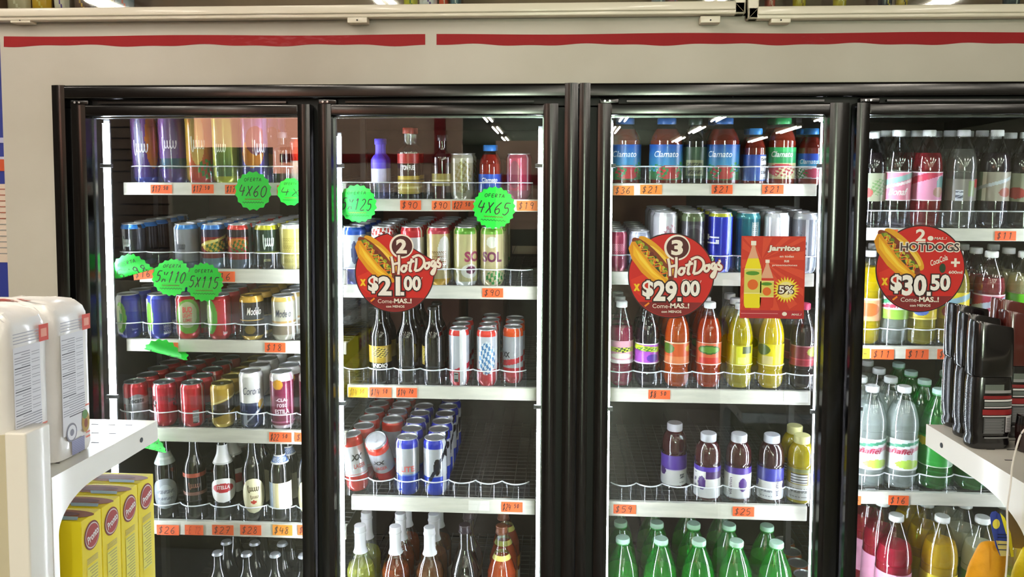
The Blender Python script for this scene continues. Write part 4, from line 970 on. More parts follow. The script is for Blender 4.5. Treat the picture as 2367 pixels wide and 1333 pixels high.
 'r2': bot('soda', .0375, .256, 'pet', 'red drink bottle with pink label', 'pink label water bottles', ('#a81e30', .55, .76), W, [(.28, .57, '#d890b0', [('d', .25, .85, .12, '#c43454'), ('e', .7, .6, .3, .26, '#5f8a8a'), ('e', .55, .3, .3, .18, '#b08a7a'), ('b', .96, 1, '#f6dfe6'), ('b', 0, .04, '#f6dfe6')])], name='water_bottle'),
 'r3': bot('soda', .0375, .256, 'pet', 'clear bottle with small bar code label', 'clear water bottles', ('#a8a4a0', .3, .80), '#e8e6ea', [(.28, .50, '#7f7a72', [('r', -.2, .1, 0, .5, '#c8ccd8'), ('n', -.18, .08, .05, .45, '#4a5060'), ('e', .75, .8, .25, .2, '#9a2a2c'), ('r', .3, .6, .2, .9, '#7a8a5a')], (.1, .85, 'rect'))], name='water_bottle'),
 'r4': bot('soda', .0375, .256, 'pet', 'dark drink bottle with beige label', 'beige label drink bottles', ('#2a1a26', .75, .76), W, [(.28, .57, '#8f8878', [('w', -1.2, -.5, '#7a8a72'), ('w', -.5, -.3, '#d8d4c4'), ('d', .25, .6, .06, '#a8b0b4'), ('e', .5, .3, .3, .16, '#8a4a3a')])], name='water_bottle'),
 'r5': bot('soda', .0375, .250, 'pet', 'dark drink bottle with grey green label', 'beige label drink bottles', ('#1c1218', .8, .78), W, [(.28, .57, '#8a8c76', [('e', -.3, .3, .4, .2, '#9a3a34'), ('w', -.8, -.6, '#e8e8e0'), ('s', .4, .5, .4, .3, '#5a7a4a')])], name='water_bottle'),
 's1': bot('soda', .0345, .250, 'pet', 'bright yellow soda bottle by left edge', 'yellow drink bottles', ('#ffdc00', .9, .82), W, [(.26, .5, '#d8a070', [('e', 0, .5, .6, .3, '#c86a30'), ('b', .9, 1, '#e8d0b0')])]),
 's2': bot('soda', .0375, .250, 'pet', 'white drink bottle with lime label', 'lime label water bottles', ('#c8ccc6', .4, .8), W, [(.28, .57, '#e8ece8', [('b', 0, .34, '#9ac84a'), ('d', .2, .72, .08, '#4a9a6a'), ('d', .1, .5, .05, '#c8405a')])], [('naflo', 0, .43, 1.3, .06, '#c03a5a', .02, .3)], name='water_bottle'),
 's3': bot('soda', .0375, .250, 'pet', 'yellow drink bottle with blue emblem', 'yellow drink bottles', ('#c8b83a', .6, .8), W, [(.28, .57, '#d8c020', [('e', -.05, .35, .35, .2, '#4a68b0'), ('d', .2, .7, .08, '#a8c0c8'), ('b', 0, .05, '#f0e070'), ('b', .05, .1, '#c8a010')])], name='water_bottle'),
 's4': bot('soda', .0375, .250, 'pet', 'pale yellow drink bottle with leaf label', 'yellow drink bottles', ('#c8b44a', .6, .8), W, [(.28, .57, '#dcc428', [('d', .25, .68, .11, '#8fb0c0'), ('e', -.2, .28, .3, .2, '#b04a5a'), ('e', 0, .14, .3, .12, '#4a68b0')])], name='water_bottle'),
 's5': bot('soda', .0375, .250, 'pet', 'pinkish red drink bottle', 'pink label water bottles', ('#9a3440', .75, .72), W, [(.28, .55, '#a83450', [('d', .25, .6, .12, '#b0bcd0'), ('e', 0, .2, .4, .14, '#e8d0d8'), ('b', .95, 1, '#e8c8d0')])], name='water_bottle'),
 's6': bot('soda', .0375, .250, 'pet', 'cream drink bottle with green label', 'lime label water bottles', ('#c8bc90', .7, .74), W, [(.28, .56, '#5aa81e', [('d', .25, .55, .12, '#b0c0d0'), ('d', .25, .38, .06, '#2a5a34')])], name='water_bottle'),
 't1': bot('soda', .0425, .278, 'pet', 'large clear water bottle with lime wave label', 'large clear water bottles', ('#e4eae8', .5, .82), '#eef0f2', [(.20, .50, '#dfe6e4', [('e', .3, .2, .5, .14, '#b8dc5a'), ('d', .12, .82, .05, '#4a9a7a'), ('b', .0, .06, '#f4f8f4'), ('d', .1, .62, .07, '#c890a0')], (.05, .9, 'rect'))], [('ñafiel', .05, .385, 1.35, .055, '#b02848', .02, .25)], name='water_bottle'),
 't2': bot('soda', .042, .272, 'petgreen', 'green soda bottle with yellow roundel', 'green soda bottles by the right shelf', ('#4f8a2c', .45, .74), '#c8e8e0', [(.24, .54, '#2c9a3a', [('e', -.6, .8, .3, .14, '#e0c82a'), ('w', .45, 1.2, '#9ab09a'), ('n', .5, 1.0, .2, .9, '#5a7a5a'), ('b', 0, .04, '#d8f0d8')])]),
 'u1': bot('soda', .046, .315, 'pet', 'large magenta drink bottle', 'large coloured drink bottles', ('#b0163a', .92, .72), W, [(.20, .50, '#e8a0c0', [])]),
 'u2': bot('soda', .046, .315, 'pet', 'large yellow drink bottle', 'large coloured drink bottles', ('#f0c010', .92, .76), W, [(.20, .50, '#f0d820', [])]),
 'u3': bot('soda', .046, .315, 'pet', 'large milky white drink bottle', 'large coloured drink bottles', ('#d8d4b8', .85, .74), W, [(.20, .52, '#6aa03a', [])]),
 'v1': can('tall', 'orange can beside the green bottles', 'orange cans', '#c86a1a', [('s', 0, .5, .8, .3, '#e8a04a')]),
}
for k, v in KD.items(): v['id'] = k

def proto(k):
    if k not in PROTO:
        K = KD[k]
        PROTO[k] = list((make_can if K['t'] == 'can' else make_bottle)(K)) + [False]
    return PROTO[k]
def place(k, x, y, z, label, turn=0, lean=0, pitch=TILT, back=False):
    p = proto(k)
    if not p[3] and not back:
        o = p[0]; p[3] = True
    else:
        o = copy_tree(p[0], None, skip=('lettering', 'pull_tab') if back else ())
        if KD[k]['t'] == 'can' and back: pass
    o.location = (x, y, z)
    o.rotation_euler = (Matrix.Rotation(lean, 3, 'Y') @ Matrix.Rotation(pitch, 3, 'X') @ Matrix.Rotation(turn, 3, 'Z')).to_euler()
    tag(o, label, KD[k]['cat'], KD[k]['group'])
    return o
LANEN = ['first', 'second', 'third', 'fourth', 'fifth', 'sixth', 'seventh', 'eighth']
SHORT = {'beer_can': 'beer can', 'drink_can': 'drink can', 'beer_bottle': 'beer bottle', 'soda_bottle': 'soda bottle', 'juice_bottle': 'juice bottle', 'water_bottle': 'water bottle', 'wine_bottle': 'wine bottle', 'liquor_bottle': 'liquor bottle', 'drink_bottle': 'drink bottle'}
def row(door, sh, items, backn=4, vb=None):
    """items: (kind, u, [n behind, [set back, [turn deg, [kind behind]]]])"""
    zd, x0, x1 = SHELF[(door, sh)]
    for i, it in enumerate(items):
        k, u = it[0], it[1]
        nb = it[2] if len(it) > 2 else backn
        sb = it[3] if len(it) > 3 else 0
        turn = it[4] if len(it) > 4 else 0
        kb = it[5] if len(it) > 5 else k
        r = proto(k)[1]
        vref = at(0, 0, 0)
        zz = zd
        y = YR + .0145 + r + sb
        # lane x from the picture at the height of the base
        p = CAM; 
        v = 900
        lo, hi = -400, 2600
        for _ in range(26):
            v = (lo + hi) / 2
            if at(u, v, y).z > zd: lo = v
            else: hi = v
        x = at(u, v, y).x
        base = f'{KD[k]["look"]}'
        where = f'{SHN[sh]}, {DOORN[door]}'
        lab = f'{base}, {where}' if len(f'{base} {where}'.split()) <= 16 else base
        if lab in LABELS: lab = f'{base}, {LANEN[i]} along, {where}'
        if len(lab.split()) > 16: lab = f'{base}, {LANEN[i]} along, {SHN[sh]}'
        place(k, x, y, zd + (y - YR) * TT + .0006, lab, R(turn) + math.atan2(-x, y + 2.0) * .85)
        rb = proto(kb)[1]
        yy = y + r
        for j in range(nb):
            yy += rb + .0012
            c = f'{SHORT[KD[kb]["name"]]}'
            adj = KD[kb]['group'].split()[0]
            lab = f'{adj} {c} {ORD[j + 1]} from front, {LANEN[i]} along, {SHN[sh]}, {DOORN[door]}'
            if len(lab.split()) > 16: lab = lab.replace(' from front', ' back')
            place(kb, x + random.uniform(-.0015, .0015), yy, zd + (yy - YR) * TT + .0006, lab, R(random.uniform(-50, 50)), back=True)
            yy += rb
row(0, 0, [('a1', 342, 2), ('a2', 405, 2), ('a3', 466, 2), ('a4', 526, 2), ('a5', 592, 2), ('a6', 656, 0), ('a7', 700, 1)])
row(0, 1, [('b1', 313, 4), ('b2', 435, 3), ('b3', 497, 4), ('b4', 557, 4), ('b5', 620, 4), ('b6', 677, 4)])
row(0, 2, [('c1', 302, 3, 0, 0), ('c2', 372, 3), ('c3', 438, 3), ('c4', 510, 3), ('c5', 585, 4), ('c6', 658, 4)])
row(0, 3, [('d1', 318, 4), ('d2', 385, 4), ('d3', 449, 4), ('d4', 518, 4), ('d5', 585, 3), ('d6', 655, 3), ('d6', 722, 2)])
row(0, 4, [('e1', 388, 0), ('e2', 455, 0), ('e3', 521, 2, 0, 0, 'e3'), ('e4', 590, 1), ('e5', 652, 1), ('e4', 716, 1)])
row(1, 0, [('g1', 878, 1), ('g2', 946, 1), ('g3', 1024, 0), ('g4', 1068, 1), ('g5', 1132, 1), ('g6', 1198, 1)])
row(1, 1, [('h1', 822, 3), ('h2', 888, 3), ('h3', 955, 4), ('h4', 1015, 4), ('h5', 1077, 4), ('h6', 1138, 4)])
row(1, 2, [('i1', 881, 1), ('i2', 943, 3), ('i3', 1003, 1), ('j1', 1062, 2), ('j2', 1126, 3), ('j3', 1186, 2, .03)])
row(2, 0, [('m1', 1442, 0), ('m1', 1538, 0, .0, 0), ('m2', 1604, 0, .01), ('m1', 1668, 1, 0, -12), ('m3', 1742, 1), ('m4', 1804, 1), ('m5', 1870, 1)])
row(2, 1, [('n1', 1425, 4), ('n2', 1477, 4), ('n3', 1535, 3), ('n4', 1598, 3), ('n5', 1661, 3), ('n6', 1724, 3, .01), ('n7', 1790, 3), ('n8', 1856, 3)])
row(2, 2, [('o1', 1434, 2), ('o2', 1493, 1), ('o3', 1562, 2), ('o4', 1635, 2), ('o5', 1706, 2), ('o6', 1778, 2), ('o7', 1851, 2)])
row(2, 3, [('p1', 1556, 0, .075), ('p2', 1633, 0), ('p3', 1703, 0), ('p4', 1778, 0), ('p5', 1847, 1)])
row(3, 0, [('r5', 2006, 1), ('r1', 2064, 2), ('r2', 2134, 2), ('r3', 2212, 2), ('r4', 2288, 2), ('r5', 2356, 2)])
row(3, 1, [('s1', 2000, 1), ('s2', 2060, 2), ('s3', 2124, 2), ('s4', 2196, 2), ('s5', 2276, 2), ('s6', 2352, 2)])
row(3, 2, [('t1', 2003, 2), ('t1', 2076, 3, .0), ('t2', 2156, 3), ('t2', 2242, 2)])
# fourth shelf of the second door: one lane leans, one can has tipped towards the glass
row(1, 3, [('k3', 944, 4), ('k4', 1007, 5)])
zd, x0_, x1_ = SHELF[(1, 3)]
def lane_x(u, y, zd_):
    lo, hi = -400, 2600
    for _ in range(26):
        v = (lo + hi) / 2
        if at(u, v, y).z > zd_: lo = v
        else: hi = v
    return at(u, v, y).x
rr_ = CANR['tall'][0]
y = YR + .0165 + rr_
xk = lane_x(829, y, zd)
place('k1', xk, y, zd + (y - YR) * TT + .006, 'silver can leaning left with red band, fourth shelf, second door', R(8), lean=R(-7))
place('k2', lane_x(884, y, zd), y + .060, zd + (y + .06 - YR) * TT + .0195, 'tipped silver can showing its round lid, fourth shelf, second door', 0, lean=R(-5), pitch=R(35))
for i, (u, kk) in enumerate(((828, 'k1'), (886, 'k2'))):
    for j in range(5 - i):
        yy = y + (j + 1) * (2 * rr_ + .002) + (.075 if i else .012)
        place(kk, lane_x(u, y, zd), yy, zd + (yy - YR) * TT + .0006, f'silver and red can, {ORD[j + 1]} from front, {LANEN[i]} lane, fourth shelf, second door', R(random.uniform(-30, 30)), back=True)
# lowest rows
row(0, 5, [('f1', 512, 2), ('f1', 578, 2), ('f1', 643, 2), ('f1', 708, 1)])
row(1, 4, [('l1', 838, 1), ('l2', 918, 2), ('l3', 996, 2), ('l4', 1076, 1), ('l5', 1160, 2)])
row(2, 4, [('q1', 1435, 2), ('q1', 1522, 2), ('q1', 1608, 2), ('q1', 1693, 2), ('q1', 1784, 1), ('v1', 1852, 3, .12)])
row(3, 3, [('u1', 2056, 2), ('u2', 2160, 2), ('u3', 2252, 2), ('u2', 2345, 1)])

# ------------------------------------------------------------------ price stickers on the rails
INK = (.018, .012, .012)
def price(u0, u1, v0, v1, txt, lab, colr='#f0642c', small=None, rot=0, ink=INK, extra=None):
    y = YR - .0012
    a, b_ = at(u0, v0, y), at(u1, v1, y)
    cx, cz = (a.x + b_.x) / 2, (at((u0 + u1) / 2, v0, y).z + at((u0 + u1) / 2, v1, y).z) / 2
    w_, h_ = b_.x - a.x, (at((u0 + u1) / 2, v0, y).z - at((u0 + u1) / 2, v1, y).z)
    t = MB()
    t.box(-w_ / 2, w_ / 2, -.0004, .0004, -h_ / 2, h_ / 2, hx(colr))
    o = t.build('price_tag', M_PAPER, None, (cx, y, cz), (0, R(rot), 0))
    m = MB()
    if txt: hand(m, txt, -w_ * .04, 0, w_ * .80, h_ * .66, -.0009, ink, .0017, small=small)
    else: m.box(-w_ * .3, w_ * .1, -.0009, -.0006, -.001, .001, ink)
    m.build('handwriting', M_PAPER, o)
    tag(o, lab, 'price tag', 'orange price stickers' if colr != '#f0c02c' else 'yellow price stickers')
P_ = price
OR = 'orange sticker handwritten'
P_(348, 398, 427, 447, '$17.50', f'{OR} $17.50, leftmost on top rail, far left door', small=4)
P_(443, 494, 426, 447, '$17.50', f'{OR} $17.50, second from left on top rail, far left door', small=4)
P_(520, 572, 427, 448, '$17.50', f'{OR} with price, half hidden behind green star, far left door', small=4)
P_(640, 676, 428, 450, '$1', 'orange sticker mostly hidden between two green stars, far left door')
P_(308, 356, 620, 645, '$16', 'orange sticker beside curled green leaflet on second rail, far left door', rot=-6)
P_(488, 543, 627, 651, '$16', 'orange sticker ending in 6, right of 5x115 star, far left door')
P_(360, 412, 791, 813, '$18.50', f'{OR} in ink above curled green leaflet, third rail, far left door', small=3)
P_(612, 660, 792, 814, '$18', f'{OR} $18 on third rail, far left door')
P_(622, 674, 999, 1021, '$22.50', f'{OR} $22.50 on fourth rail, far left door', small=3)
P_(681, 730, 1000, 1021, '$20', 'orange sticker cut by door edge on fourth rail, far left door')
P_(362, 414, 1213, 1236, '$26', f'{OR} $26 at left end of fifth rail')
P_(427, 470, 1213, 1236, '-E T2', 'orange sticker with faint red letters between $26 and $27', ink=hx('#b83a10'))
P_(490, 540, 1213, 1236, '$27', f'{OR} $27, third sticker on fifth rail, far left door')
P_(555, 604, 1213, 1236, '$28', f'{OR} $28 on fifth rail, far left door')
P_(630, 676, 1213, 1237, '$48', f'{OR} $48, yellowish at its right end', '#f59a34')
P_(688, 730, 1213, 1237, '$50', 'orange sticker cut by door edge on fifth rail, far left door')
P_(925, 973, 463, 485, '$90', f'{OR} $90, left one on top rail, second door')
P_(998, 1041, 464, 485, '$90', f'{OR} $90 next to $27 on top rail, second door', '#f0743c')
P_(1045, 1096, 464, 485, '$27.50', f'{OR} $27.50 left of 4x65 star', small=3)
P_(1195, 1242, 464, 487, '$19', f'{OR} $19 at right end of top rail, second door', '#f5843a')
P_(1115, 1163, 666, 687, '$90', f'{OR} $90 with worn edges on second rail, second door')
P_(805, 850, 895, 918, '$14.50', 'yellow sticker with faded price on third rail, second door', '#f0c02c', small=3, ink=hx('#a07a20'))
P_(854, 905, 895, 918, '$14.50', f'{OR} $14.50 next to yellow sticker, second door', small=3)
P_(916, 964, 896, 918, '$14.70', f'{OR} $14.70, third sticker on third rail, second door', small=3)
P_(1159, 1208, 1160, 1183, '$24.50', f'{OR} $24.50 on fourth rail, second door', small=3)
P_(1418, 1465, 429, 451, '$36', f'{OR} $36 at left end of top rail, third door', '#f58c3c')
P_(1480, 1530, 427, 449, '$21', f'{OR} $21, leftmost $21 on top rail, third door', '#f08a34')
P_(1645, 1693, 427, 448, '$21', f'{OR} $21, middle $21 on top rail, third door')
P_(1762, 1811, 427, 448, '$21', f'{OR} $21, rightmost $21 on top rail, third door')
P_(1499, 1549, 901, 922, '$8.50', f'{OR} $8.50 on third rail, third door', small=2)
P_(1418, 1470, 1166, 1187, '$59', f'{OR} $59 at left end of fourth rail, third door')
P_(1694, 1743, 1171, 1193, '$25', f'{OR} $25 on fourth rail, third door')
P_(2300, 2348, 534, 556, '$11', f'{OR} $11 on top rail, far right door')
P_(2045, 2075, 530, 550, '$1', 'orange sticker showing only its corner above the round sticker, far right door')
P_(1992, 2010, 805, 829, '', 'yellow sticker at left edge of second rail, far right door', '#f0c02c')
P_(2014, 2066, 807, 830, '$11', f'{OR} $11, left one on second rail, far right door')
P_(2094, 2146, 807, 830, '$11', f'{OR} $11, middle one on second rail, far right door')
P_(2167, 2216, 807, 830, '$11', 'orange sticker with its end behind the dark bottles, far right door')
P_(2054, 2100, 1145, 1167, '$16', 'orange sticker half covered by clear bottle base, third rail, far right door')
P_(1978, 1990, 1146, 1166, '', 'sliver of orange sticker by door edge, third rail, far right door')
# blank white stickers and worn marks left on the rails
for (u0, u1, v0, v1, lab) in ((1812, 1868, 904, 930, 'blank white sticker at right end of third rail, third door'), (1083, 1131, 1156, 1180, 'blank white sticker on fourth rail, second door'), (1160, 1236, 897, 921, 'blank greenish sticker on third rail, second door')):
    y = YR - .001; a, b_ = at(u0, v0, y), at(u1, v1, y)
    o = MB().box(a.x, b_.x, y - .0004, y + .0004, b_.z, a.z, hx('#e4e2da' if 'white' in lab else '#cfd0bd')).build('blank_label', M_PAPER)
    tag(o, lab, 'label', 'blank rail stickers')

# ------------------------------------------------------------------ fluorescent green star cards
GREEN = hx('#16dc3c')
def star(u, v, rpx, txt, lab, y=YR - .022, curl=0, rx=0, ry=0, rz=0, teeth=22, clip=None, sub=True, squash=1.0):
    p = at(u, v, y); dist = depth(p)
    r = rpx / FPX * dist
    n = teeth * 2
    pts = [(math.cos(2 * PI * k / n) * r * (1 if k % 2 else .91), math.sin(2 * PI * k / n) * r * (1 if k % 2 else .91) * squash) for k in range(n)]
    def bend(x, z, d=0):
        if not curl: return (x, -d, z)
        Rc = r / curl
        a = z / Rc
        return (x, Rc * (1 - math.cos(a)) - d * math.cos(a), Rc * math.sin(a) + d * math.sin(a))
    m = MB()
    rings = [0, .25, .5, .75, 1]
    for side in (0, 1):
        vs = [bend(0, 0, .0003 if side else -.0003)]; fs = []
        for q in rings[1:]:
            vs += [bend(x * q, z * q, .0003 if side else -.0003) for x, z in pts]
        for k in range(n):
            f = (0, 1 + k, 1 + (k + 1) % n); fs.append(f if side else f[::-1])
            for q in range(3):
                a_, b_ = 1 + q * n + k, 1 + q * n + (k + 1) % n
                f = (a_, a_ + n, b_ + n, b_); fs.append(f if side else f[::-1])
        m.add(vs, fs, GREEN)
    o = m.build('price_card', PM('fluorescent_card', attr=True, rough=.55, emit='#10d838', estr=0), None, p, (R(rx), R(ry), R(rz)))
    t = MB()
    tf = lambda q: bend(q[0], q[2], .0010)
    hand(t, txt, 0, 0, r * 1.55, r * .56, 0, INK, r * .050, slant=.2, rot=R(-3), tf=tf)
    if sub:
        hand(t, 'OFERTA', 0, r * .56, r * .95, r * .16, 0, hx('#0a4a18'), r * .030, tf=tf)
        for zz, ww, cc in ((-.42, .9, '#8a3018'), (-.58, 1.15, '#0a3a14')):
            pts2 = [(ww * r * (q / 22 - .5), zz * r + r * .035 * math.sin(q * 2.3)) for q in range(23)]
            ribbon(t, pts2, r * .03, 0, hx(cc), tf)
    t.build('handwriting', M_PAPER, o)
    tag(o, lab, 'price card', 'green star price cards')
    return o
star(585, 441, 46, '4X60', 'green star card reading 4x60 on top rail, far left door', rz=-6, teeth=16)
star(672, 443, 33, '4X', 'green star card reading 4x, cut by the door edge', teeth=12, y=YR - .012)
star(395, 640, 46, '5X110', 'green star card reading 5x11 overlapped by the 5x115 card', curl=.5, rx=-10, teeth=20, y=YR - .016)
star(472, 652, 46, '5X115', 'green star card reading 5x115, second rail, far left door', teeth=20, y=YR - .030)
star(306, 628, 48, '5X98', 'green card curled and twisted beside the left light strip', curl=1.5, rx=55, ry=-16, teeth=20, y=YR - .028)
star(383, 820, 50, '4X60', 'green card folded down to a thin strip under third rail', curl=2.0, rx=76, ry=14, teeth=18, sub=False)
star(352, 1034, 34, '4X', 'green card sticking out behind the left gondola shelf tip', curl=.8, rx=40, ry=12, teeth=14, y=YR - .028)
star(825, 472, 47, '5X125', 'green star card reading 5x125 at left of second door', curl=.5, rx=8, teeth=18, y=YR - .050)
star(1142, 480, 50, '4X65', 'green star card reading 4x65 on top rail, second door', rx=-4, ry=3, teeth=22)

# ------------------------------------------------------------------ printed stickers on the door glass
YS = YG - .0016
HOT = [  # script lettering strokes, x 0..10, y 0..4
 [(.2, 3.6), (.5, 2), (.6, .1)], [(1.7, 3.9), (1.75, 2), (1.6, -.2)], [(.3, 1.9), (1.1, 2.1), (1.9, 2.3)],
 [(3.1, 1.7), (2.5, 1.6), (2.2, .8), (2.7, .4), (3.2, 1), (3.1, 1.6), (3.5, 1.7)], [(4.3, 3.2), (4.0, 1.8), (3.9, .6), (4.3, .7)], [(3.4, 2.2), (4.8, 2.7)],
 [(5.2, 3.3), (5.15, 2), (4.9, .6)], [(4.4, 3.4), (5.6, 3.9), (6.6, 3.2), (6.7, 2), (5.9, .9), (4.9, .6)],
 [(7.6, 2.3), (7.1, 2.2), (6.9, 1.5), (7.3, 1.1), (7.8, 1.7), (7.6, 2.3), (8.0, 2.4)], [(8.9, 2.7), (8.4, 2.6), (8.2, 1.9), (8.6, 1.6), (9.0, 2.5), (9.0, 1.2), (8.6, 0), (8.2, .2), (8.6, .9), (9.4, 1.9)],
 [(9.6, 3.0), (9.5, 2.5), (10, 2.1), (9.8, 1.5), (9.4, 1.6)], [(9.5, 3.1), (9.9, 3.2)]]
def hotdog_art(base, cx, cz, k, y, name='hot_dog_picture'):
    """bun lying from upper left to lower right with sausage, relish and sauce along it"""
    m = MB()
    a = R(-47)
    def T(x, z):
        z *= 1.3
        return (cx + (x * math.cos(a) - z * math.sin(a)) * k, cz + (x * math.sin(a) + z * math.cos(a)) * k)
    def blob(poly, dy, c): face(m, [T(*q) for q in poly], y - dy, hx(c))
    def ell(x, z, rx, rz, dy, c, n=28): blob(disc_poly(x, z, rx, rz, n), dy, c)
    ell(-.02, .17, .74, .17, .0001, '#e0a21c'); ell(.1, .19, .5, .09, .00015, '#f2cc4c')
    ell(-.05, .05, .80, .17, .0002, '#7c3410')
    for q in range(30):
        x = -.68 + 1.3 * q / 29
        c = ('#5d7a16', '#8a9a1c', '#2c3c10', '#a8b02c', '#c8c040', '#6a1f10')[q % 6]
        ell(x, .05 + .07 * math.sin(q * 2.4), .065, .045, .00025 + q * .000003, c, 9)
    ribbon(m, [T(-.62 + 1.2 * q / 30, .04 + .06 * math.sin(q * .95)) for q in range(31)], .028 * k, y - .0004, hx('#e8601c'))
    ribbon(m, [T(-.60 + 1.2 * q / 30, .06 + .05 * math.sin(q * .95 + 2)) for q in range(31)], .018 * k, y - .00045, hx('#f0c838'))
    blob([(-.80, -.02), (-.74, .04), (-.4, .0), (0, -.03), (.4, -.02), (.72, .0), (.80, -.04), (.72, -.16), (.4, -.27), (0, -.30), (-.45, -.26), (-.72, -.16)], .0005, '#e39a12')
    blob([(-.72, -.03), (-.3, -.05), (.1, -.08), (.6, -.06), (.68, -.12), (.3, -.2), (-.1, -.21), (-.5, -.18)], .00055, '#f4bc22')
    blob([(-.6, -.06), (-.2, -.08), (.2, -.11), (.5, -.09), (.2, -.15), (-.3, -.14)], .0006, '#fbd544')
    m.build(name, M_PAPER, base)
def round_sticker(u, v, rpx, kind, num, price_, lab, cut=False):
    p = at(u, v, YS); r = rpx / FPX * depth(p)
    poly = disc_poly(0, 0, 1, 1, 72)
    if cut:      # this one has its upper right trimmed straight
        poly = [(x, z) for x, z in poly if not (x * .50 + z * .866 > .80 and x > -.1)]
    m = MB()
    m.prism([(x * r, z * r) for x, z in poly], 0, .0005, hx('#2c0a0c'))
    o = m.build('promo_sticker', M_PAPER, None, (p.x, YS, p.z))
    m = MB()
    face(m, [(x * r * .972, z * r * .972) for x, z in poly], -.0002, hx('#c81c14'))
    face(m, [(x * r, z * r) for x, z in [(q[0] * .965, q[1] * .965) for q in disc_poly(0, 0, 1, 1, 72)] if z < -.56], -.0004, hx('#7a1014'))
    face(m, [(x * r, z * r) for x, z in [(-.93, -.1), (-.88, -.35), (-.6, -.56), (-.3, -.56), (-.2, -.2), (-.6, .05)]], -.0003, hx('#d8301a'))
    m.build('printed_ground', M_PAPER, o)
    hotdog_art(o, -.44 * r if kind == 'h' else -.50 * r, .30 * r, r * .86, -.0006)
    wh = hx('#f4ece0'); dk = hx('#2a0a0c')
    m = MB()
    if kind == 'h':
        cxn, czn = (.18, .66) if cut else (.13, .66)
        ring = disc_poly(0, 0, .30, .30, 40)
        face(m, [(cxn * r + x * r, czn * r + z * r) for x, z in ring], -.0012, wh)
        face(m, [(cxn * r + (x * .86 + .012) * r, czn * r + z * .86 * r) for x, z in ring], -.0014, hx('#4a0f12'))
        flat_text(m, num, cxn * r, czn * r, .27 * r, .36 * r, -.0016, wh, .045)
        for dy, wd, c in ((-.0013, .125, hx('#7a1512')), (-.0018, .066, wh)):
            for n_, st in enumerate(HOT):
                dy -= .00003
                ribbon(m, [((-.10 + x * .125) * r, (-.02 + z * .118) * r) for x, z in catmull(st, 4)], wd * r * .9, dy, c)
        face(m, [(.33 * r + x * r, -.13 * r + z * r) for x, z in disc_poly(0, 0, .075, .055, 16)], -.0015, wh)
        flat_text(m, 'MAS..!', .55 * r, -.13 * r, .30 * r, .06 * r, -.0016, wh, .02, .2)
    else:
        flat_text(m, num, -.02 * r, .77 * r, .22 * r, .28 * r, -.0016, wh, .03)
        face(m, [(.20 * r + x * r, .70 * r + z * r) for x, z in disc_poly(0, 0, .065, .055, 16)], -.0015, wh)
        flat_text(m, 'MAS..!', .42 * r, .70 * r, .28 * r, .06 * r, -.0016, wh, .01, .2)
        flat_text(m, 'HOTDOGS', .19 * r, .50 * r, 1.30 * r, .19 * r, -.0016, wh, .085, grow=1)
        flat_text(m, 'HOTDOGS', .19 * r, .50 * r, 1.30 * r, .19 * r, -.0020, hx('#3a2a2c'), .018)
        flat_text(m, 'CocaCola', .40 * r, .20 * r, .40 * r, .13 * r, -.0016, wh, .015, .4, R(22))
        flat_text(m, '+', .77 * r, .15 * r, .20 * r, .20 * r, -.0016, wh, .03)
        flat_text(m, '600ml', .78 * r, -.07 * r, .30 * r, .07 * r, -.0016, wh, .02)
        face(m, [(.49 * r + x * r, .02 * r + z * r) for x, z in disc_poly(0, 0, .07, .11, 14)], -.0015, hx('#1c3a1c'))
    dz = -.30 if kind == 'h' else -.35
    if not cut and kind == 'h': dz = -.33
    big, sm = price_.split('.')
    for grow_b, dy, c in ((.095, -.0022, dk), (.04, -.0026, hx('#f6f2ee'))):
        flat_text(m, '$', -.53 * r, (dz + .0) * r, .22 * r, .40 * r, dy, c, grow_b, grow=1)
        flat_text(m, big, -.13 * r, (dz - .03) * r, .50 * r, .43 * r, dy - .0001, c, grow_b, grow=1)
        q_ = .045 + (.035 if grow_b > .05 else 0); face(m, [((.20 + sx_ * q_) * r, (dz - .22 + sz_ * q_) * r) for sx_, sz_ in ((-1, -1), (1, -1), (1, 1), (-1, 1))], dy, c)
        flat_text(m, sm, .45 * r, (dz + .04) * r, .40 * r, .33 * r, dy, c, grow_b, grow=1)
    flat_text(m, 'x', -.79 * r, (dz + .05) * r, .15 * r, .17 * r, -.0024, hx('#f6c81e'), .06)
    flat_text(m, 'Come-', -.22 * r, -.71 * r, .40 * r, .10 * r, -.0024, wh, .0)
    flat_text(m, 'MAS..!', .21 * r, -.70 * r, .44 * r, .12 * r, -.0024, wh, .035)
    flat_text(m, 'con MENOS', .02 * r, -.84 * r, .46 * r, .06 * r, -.0024, wh, .02)
    ribbon(m, [(-.60 * r, -.72 * r), (-.56 * r, -.69 * r), (-.50 * r, -.64 * r)], .04 * r, -.0024, hx('#f08a1c'))
    m.build('lettering', M_PAPER, o)
    tag(o, lab, 'sticker', 'round hot dog stickers')
round_sticker(912, 630, 93, 'h', '2', '21.00', 'round red hot dog sticker priced $21.00 with trimmed corner', True)
round_sticker(1551, 637, 99, 'h', '3', '29.00', 'round red sticker offering 3 hot dogs at $29.00')
round_sticker(2127, 621, 101, 'c', '2', '30.50', 'round red sticker offering 2 hot dogs and a drink at $30.50')
